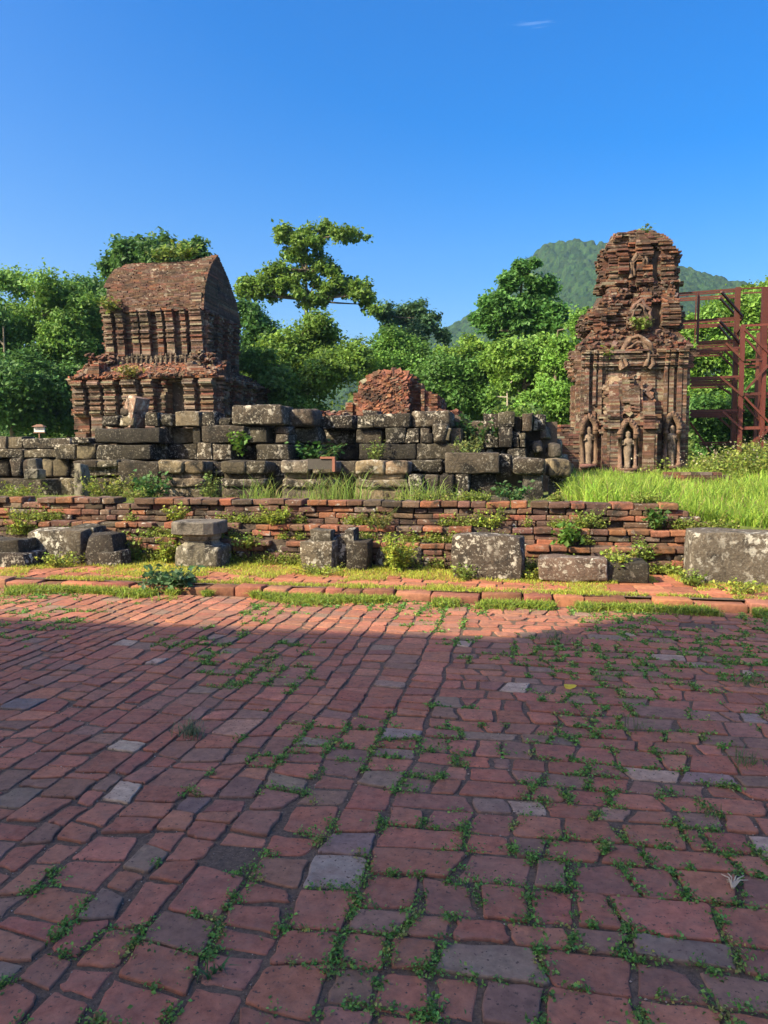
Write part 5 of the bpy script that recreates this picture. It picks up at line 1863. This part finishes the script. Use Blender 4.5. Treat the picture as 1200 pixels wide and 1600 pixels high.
for lb, px, n, h, sd in (('arching grass clump before the second moulded pier', 410, 90, .62, 61), ('tall upright grass clump left of the pale moulded pier', 505, 120, .75, 62), ('long arching grass before the pale moulded pier', 545, 110, .78, 63), ('grass clump right of the pale moulded pier', 650, 130, .62, 64), ('loose grass clump before the low tumbled blocks', 695, 70, .5, 65)):
    tuft(lb, px, 0, n, h, .016, .9, sd, (.20, .28, .06), .74, 14.3, .22, 'tall_grass', .08, 'tall grass at the platform foot')

# ground cover: short grass on the terrace and under the kerb
mb = MB(); R = np.random.default_rng(71)
N = 70000
X = R.uniform(-9, 5.2, N); Yt = R.uniform(8.55, 10.32, N)
dens = np.array([noise.noise(Vector((a * .9, b * 1.6, 1))) + .6 * noise.noise(Vector((a * 3, b * 3, 5))) for a, b in zip(X, Yt)])
k = dens + (Yt - 9.3) * .4 > -0.10
X, Yt = X[k], Yt[k]
blades(mb, np.stack([X, Yt, np.full(len(X), TZ - .005)], 1), R.uniform(.015, .075, len(X)) * (1 + .8 * np.array([noise.noise(Vector((a * 2, b * 2, 15))) for a, b in zip(X, Yt)])), .010, gcols(R, len(X), (.36, .42, .06), .35, .12), R, 1.0)
sm = np.stack([R.uniform(-9, 5.2, 12000), R.normal(8.72, .035, 12000), np.full(12000, TZ - .02)], 1)
sm = sm[np.array([noise.noise(Vector((a * 1.6, 4, 4))) for a in sm[:, 0]]) > -.18]
blades(mb, sm, R.uniform(.02, .07, len(sm)), .010, gcols(R, len(sm), (.34, .40, .06), .35, .12), R, 1.0)
N = 46000
X = R.uniform(-9, 5.2, N); Yt = 8.37 - np.abs(R.normal(0, 1, N)) * np.array([max(.01, .10 + .16 * noise.noise(Vector((a * 1.1, 8, 8)))) for a in X])
dens = np.array([noise.noise(Vector((a * .7, 3, 1))) + .6 * noise.noise(Vector((a * 3, b * 3, 5))) for a, b in zip(X, Yt)])
k = dens + .14 > 0.0
X, Yt = X[k], Yt[k]
blades(mb, np.stack([X, Yt, np.full(len(X), -.012)], 1), R.uniform(.03, .14, len(X)), .011, gcols(R, len(X), (.28, .36, .055), .35, .1), R, 1.0)
k = R.random(len(X)) < .8
pp = np.stack([X[k], Yt[k], R.uniform(0, .06, k.sum())], 1)
leaves_at(mb, pp, R.normal(size=pp.shape) * .5 + np.array((0, 0, .8)), .028, gcols(R, len(pp), (.15, .22, .035), .35, 0), R)
tag(mb.build('ground_cover', M_GRASS), 'short grass and weeds over the terrace and under the kerb', 'grass', kind='stuff')

# small weeds along the wall steps and tops
mb = MB()
pp, zz_ = [], []
N = 14000
X = R.uniform(-9, 5, N)
st = R.integers(0, 4, N)
Yw = np.choose(st, [10.44, 10.64, 10.88, 10.26]) + R.uniform(-.05, .08, N)
Zw = np.choose(st, [.45, .66, .995, .13])
dens = np.array([noise.noise(Vector((a * 1.3, s * 7.7, 1))) + .5 * noise.noise(Vector((a * 5, s * 3, 5))) for a, s in zip(X, st)])
k = dens > np.choose(st, [.02, .06, .38, -.25])
k &= ~((st == 2) & (X > T3_END - .2))
pts = np.stack([X[k], Yw[k], Zw[k]], 1)
n_ = len(pts)
q = np.repeat(np.arange(n_), 7)
off = R.normal(size=(len(q), 3)) * .035
off[:, 2] = np.abs(off[:, 2]) * 1.7
leaves_at(mb, pts[q] + off, R.normal(size=off.shape) * .6 + np.array((0, -.2, .8)), .030, gcols(R, len(q), (.17, .22, .035), .4, .06), R)
tag(mb.build('wall_weeds', M_WEED), 'small weeds rooted along the steps of the brick wall', 'weeds', kind='stuff')

# lawn: tall bright grass right of the platform, shorter grass elsewhere
mb = MB()
N = 62000
X = R.uniform(-.3, 13, N); Yl = 10.95 + 16 * R.random(N) ** 1.5
az = (np.degrees(np.arctan2(X, Yl)) + 10)
k = (az < 31) & (X > np.interp(Yl, [11, 14, 17, 20, 27], [1.0, .75, .9, 1.2, 1.0])) & ~((X > KX0 - .1) & (X < KX1 + .1) & (Yl > 25.1)) & ~((Yl < 11.2) & (X < T3_END))
X, Yl = X[k], Yl[k]
Zl = np.array([ground_z(a, b) for a, b in zip(X, Yl)]) - .02
hg = R.uniform(.18, .42, len(X)) * (1 + .4 * np.array([noise.noise(Vector((a * .6, b * .6, 2))) for a, b in zip(X, Yl)]))
hg *= np.where(X < 2.6, 1.25, 1)
lawn_c = gcols(R, len(X), (.25, .37, .05), .3, .10)
lawn_c *= np.array([1 + .45 * noise.noise(Vector((a * .9, b * .9, 12))) for a, b in zip(X, Yl)])[:, None]
lawn_c = np.clip(lawn_c, .004, 1)
blades(mb, np.stack([X, Yl, Zl], 1), hg, .010 + .0008 * Yl, lawn_c, R, .75)
tag(mb.build('lawn_grass', M_GRASS), 'bright tall grass on the lawn before the brick tower', 'grass', kind='stuff')
mb = MB()
N = 9000
X = R.uniform(-14, 1, N); Yl = R.uniform(11.1, 15.2, N)
dens = np.array([noise.noise(Vector((a * .8, b * .8, 6))) for a, b in zip(X, Yl)])
k = dens > -.05
X, Yl = X[k], Yl[k]
blades(mb, np.stack([X, Yl, np.full(len(X), .73)], 1), R.uniform(.05, .2, len(X)), .014, gcols(R, len(X), (.17, .22, .04), .3, .15), R, .9)
tag(mb.build('verge_grass', M_GRASS), 'thin grass along the top of the brick retaining wall', 'grass', kind='stuff')
# weedy bank
mb = MB()
for i in range(150):
    x = R.normal(7.9, 2.0); y_ = R.normal(22.0, 1.5)
    if x < 5.2 and y_ > 24: continue
    weed(mb, (x, y_, ground_z(x, y_) - .03), R.uniform(.35, .75), .35, R, 9, .085, tuple(np.array((.21, .26, .05)) * R.uniform(.7, 1.2)), 12)
n_ = 700
x = R.normal(7.9, 2.2, n_); y_ = R.normal(22.0, 1.6, n_)
z_ = np.array([ground_z(a, b) for a, b in zip(x, y_)]) + R.uniform(.35, .8, n_)
leaves_at(mb, np.stack([x, y_, z_], 1), R.normal(size=(n_, 3)), .05, np.clip(np.array((.5, .42, .3))[None] * R.uniform(.6, 1.2, (n_, 1)), 0, 1), R)
tag(mb.build('bank_weeds', M_WEED), 'tall flowering weeds over the bank before the scaffold', 'weeds', kind='stuff')

# ================================================================== TREES
TG = 'trees behind the ruins'
make_tree('broadleaf_tree', 'dark broad-leaved tree rising behind the temple roof', 36, 250, [(245, 400, 42), (205, 410, 32), (172, 415, 22), (290, 402, 26), (312, 398, 20), (235, 440, 45), (190, 470, 40), (285, 450, 40), (230, 385, 22)], 22185, 0.218, (0.062, 0.146, 0.036), 201, TG, .22)
make_tree('feathery_tree', 'tall feathery light green tree at the left edge', 34, 60, [(30, 450, 38), (68, 445, 34), (100, 470, 36), (15, 500, 40), (60, 505, 45), (110, 520, 40), (135, 480, 26), (30, 560, 45), (85, 570, 46)], 29580, 0.166, (0.132, 0.257, 0.049), 202, TG, .13, bark=(.19, .165, .13))
make_tree('feathery_tree', 'dark feathery tree leaning beside the temple at left', 38, 150, [(128, 462, 34), (150, 490, 34), (120, 510, 36), (145, 540, 38), (100, 490, 30), (155, 575, 36)], 22185, 0.173, (0.078, 0.190, 0.049), 203, TG, .13, lean=-.4)
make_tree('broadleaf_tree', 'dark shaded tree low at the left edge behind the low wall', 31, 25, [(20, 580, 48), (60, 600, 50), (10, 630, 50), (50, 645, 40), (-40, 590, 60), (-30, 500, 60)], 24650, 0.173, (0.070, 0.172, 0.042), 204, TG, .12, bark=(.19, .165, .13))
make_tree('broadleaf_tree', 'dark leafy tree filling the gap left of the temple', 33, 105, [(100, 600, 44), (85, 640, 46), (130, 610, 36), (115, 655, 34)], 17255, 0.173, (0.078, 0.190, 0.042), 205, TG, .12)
Rq = random.Random(9)
tiers = []
for x0, y0, x1, y1, th, m in ((436, 366, 500, 360, 7, 9), (500, 358, 566, 370, 7, 9), (462, 378, 505, 384, 6, 6), (448, 402, 510, 408, 9, 9), (432, 422, 522, 424, 9, 12), (382, 448, 450, 436, 10, 13), (376, 462, 430, 456, 8, 8), (440, 446, 520, 448, 8, 11), (516, 438, 566, 448, 9, 9), (548, 456, 590, 474, 8, 9), (456, 468, 512, 470, 7, 8), (405, 430, 440, 415, 7, 5)):
    for _ in range(int(m * 1.5)):
        q = Rq.random()
        tiers.append((x0 + (x1 - x0) * q + Rq.uniform(-4, 4), y0 + (y1 - y0) * q + Rq.gauss(0, th * .6), Rq.uniform(9, 16)))
make_tree('spreading_tree', 'tall tiered tree with open flat branches against the sky', 44, 478, tiers, 23000, 0.21, (0.12, 0.215, 0.034), 206, TG, .2, sub=9, spread=.8, flat=.7, depth=1.6, limb_step=20)
make_tree('broadleaf_tree', 'yellow-green bushy tree below the tiered tree', 34, 480, [(470, 540, 45), (510, 530, 40), (440, 560, 40), (490, 590, 50), (440, 610, 45), (530, 570, 40), (410, 575, 36), (500, 505, 26)], 36975, 0.160, (0.132, 0.233, 0.036), 207, TG, .14)
make_tree('broadleaf_tree', 'dark tree between the temple gable and the yellow-green tree', 37, 395, [(395, 505, 32), (380, 545, 36), (400, 590, 40), (415, 520, 26), (390, 630, 36)], 19720, 0.179, (0.062, 0.156, 0.036), 208, TG, .14)
make_tree('broadleaf_tree', 'sunlit leafy shrub tree just right of the temple', 32, 420, [(415, 585, 34), (440, 600, 36), (400, 560, 28), (450, 640, 36), (480, 650, 34)], 19720, 0.141, (0.116, 0.224, 0.042), 209, TG, .1)
make_tree('thin_leaved_tree', 'thin grey-green tree top left of the far hill', 50, 640, [(600, 490, 26), (630, 492, 28), (655, 490, 24), (672, 510, 24), (620, 515, 28), (650, 525, 28), (690, 525, 16)], 17255, 0.192, (0.070, 0.146, 0.058), 210, TG, .14, sub=24, spread=.45)
make_tree('bamboo_clump', 'fine-leaved bamboo clump in the middle behind the brick mound', 36, 630, [(610, 555, 36), (640, 550, 36), (660, 580, 34), (600, 590, 38), (640, 600, 40), (625, 530, 22)], 32045, 0.122, (0.116, 0.241, 0.042), 211, TG, .08, sub=26)
make_tree('broadleaf_tree', 'dense tree right of the brick mound', 34, 720, [(690, 580, 38), (720, 600, 42), (745, 580, 34), (700, 630, 44), (745, 630, 40), (670, 610, 34)], 32045, 0.154, (0.093, 0.206, 0.042), 212, TG, .12)
make_tree('broadleaf_tree', 'light yellow-green tree below the far ridge', 46, 735, [(715, 555, 28), (745, 550, 28), (770, 565, 30), (730, 575, 28), (690, 560, 24)], 17255, 0.179, (0.155, 0.275, 0.036), 213, TG, .12)
make_tree('broadleaf_tree', 'tall umbrella tree with a dark layered crown left of the tower', 36, 812, [(815, 425, 20), (835, 412, 12), (795, 445, 22), (845, 448, 26), (765, 470, 24), (800, 475, 32), (840, 480, 34), (870, 490, 22), (755, 495, 20), (790, 505, 30), (835, 510, 32), (765, 515, 18), (870, 510, 18)], 29580, 0.186, (0.078, 0.199, 0.042), 214, TG, .2, flat=.75)
make_tree('broadleaf_tree', 'sunlit climber-covered tree under the umbrella tree', 33, 808, [(800, 550, 36), (835, 545, 34), (865, 545, 28), (790, 590, 36), (835, 585, 36), (770, 560, 26), (860, 590, 34)], 32045, 0.141, (0.155, 0.284, 0.049), 215, TG, .2, bark=(.12, .1, .08))
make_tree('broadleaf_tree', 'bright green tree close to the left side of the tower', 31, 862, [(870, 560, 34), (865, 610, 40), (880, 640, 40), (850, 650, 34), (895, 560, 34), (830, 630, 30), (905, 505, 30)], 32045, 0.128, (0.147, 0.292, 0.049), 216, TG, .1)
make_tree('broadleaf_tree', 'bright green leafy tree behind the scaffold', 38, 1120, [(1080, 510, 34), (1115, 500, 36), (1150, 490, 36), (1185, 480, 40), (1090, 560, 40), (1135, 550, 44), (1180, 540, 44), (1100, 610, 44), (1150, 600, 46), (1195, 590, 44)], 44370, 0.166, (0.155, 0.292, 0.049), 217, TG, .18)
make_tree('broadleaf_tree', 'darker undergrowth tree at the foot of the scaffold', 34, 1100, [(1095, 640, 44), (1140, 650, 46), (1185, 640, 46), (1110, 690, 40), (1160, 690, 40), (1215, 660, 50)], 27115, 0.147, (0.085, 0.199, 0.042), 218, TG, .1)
make_tree('broadleaf_tree', 'bright tree crown behind the scaffold at the right edge', 44, 1195, [(1175, 460, 26), (1200, 455, 30), (1230, 460, 40), (1215, 500, 50)], 17255, 0.192, (0.155, 0.275, 0.042), 219, TG, .16)
make_tree('bare_tree', 'pale bare-stemmed young tree beside the dark trunk', 29, 800, [(790, 605, 10), (806, 590, 9), (770, 618, 9)], 616, 0.115, (0.155, 0.292, 0.049), 220, TG, .07, bark=(.42, .38, .30))
# a wood fills the valley floor behind the single trees
mb = MB(); R = np.random.default_rng(301)
cl = []
for i in range(150):
    Yq = R.uniform(46, 95)
    px = R.uniform(-300, 1500)
    x = sx(px, Yq)
    h = R.uniform(3.5, 7.0) * (1 if Yq < 70 else 1.25)
    cl.append(((x, Yq, .8 + h * .55), h * .55))
    cl.append(((x + R.uniform(-1.5, 1.5), Yq - 1, .8 + h * .3), h * .4))
crown(mb, cl, 100000, .48, (.10, .165, .035), R, 30, .3, .9)
tag(mb.build('far_wood', M_LEAF), 'far wood closing the valley behind the ruins', 'wood', kind='stuff')

# ------------------------------------------------------------------ haze over the valley
mbh = MB(); box(mbh, -950, 950, -120, 1000, -8, 262)
m_h = bpy.data.materials.new('haze_air'); m_h.use_nodes = True
hn = m_h.node_tree.nodes; hn.clear()
ho = hn.new('ShaderNodeOutputMaterial'); hv = hn.new('ShaderNodeVolumePrincipled')
hv.inputs['Color'].default_value = (0.42, 0.70, 1.0, 1)
hv.inputs['Density'].default_value = 0.00023
hv.inputs['Anisotropy'].default_value = 0.2
m_h.node_tree.links.new(hv.outputs[0], ho.inputs['Volume'])
tag(mbh.build('haze', m_h), 'thin bluish haze over the valley and the far hills', 'haze', kind='stuff')
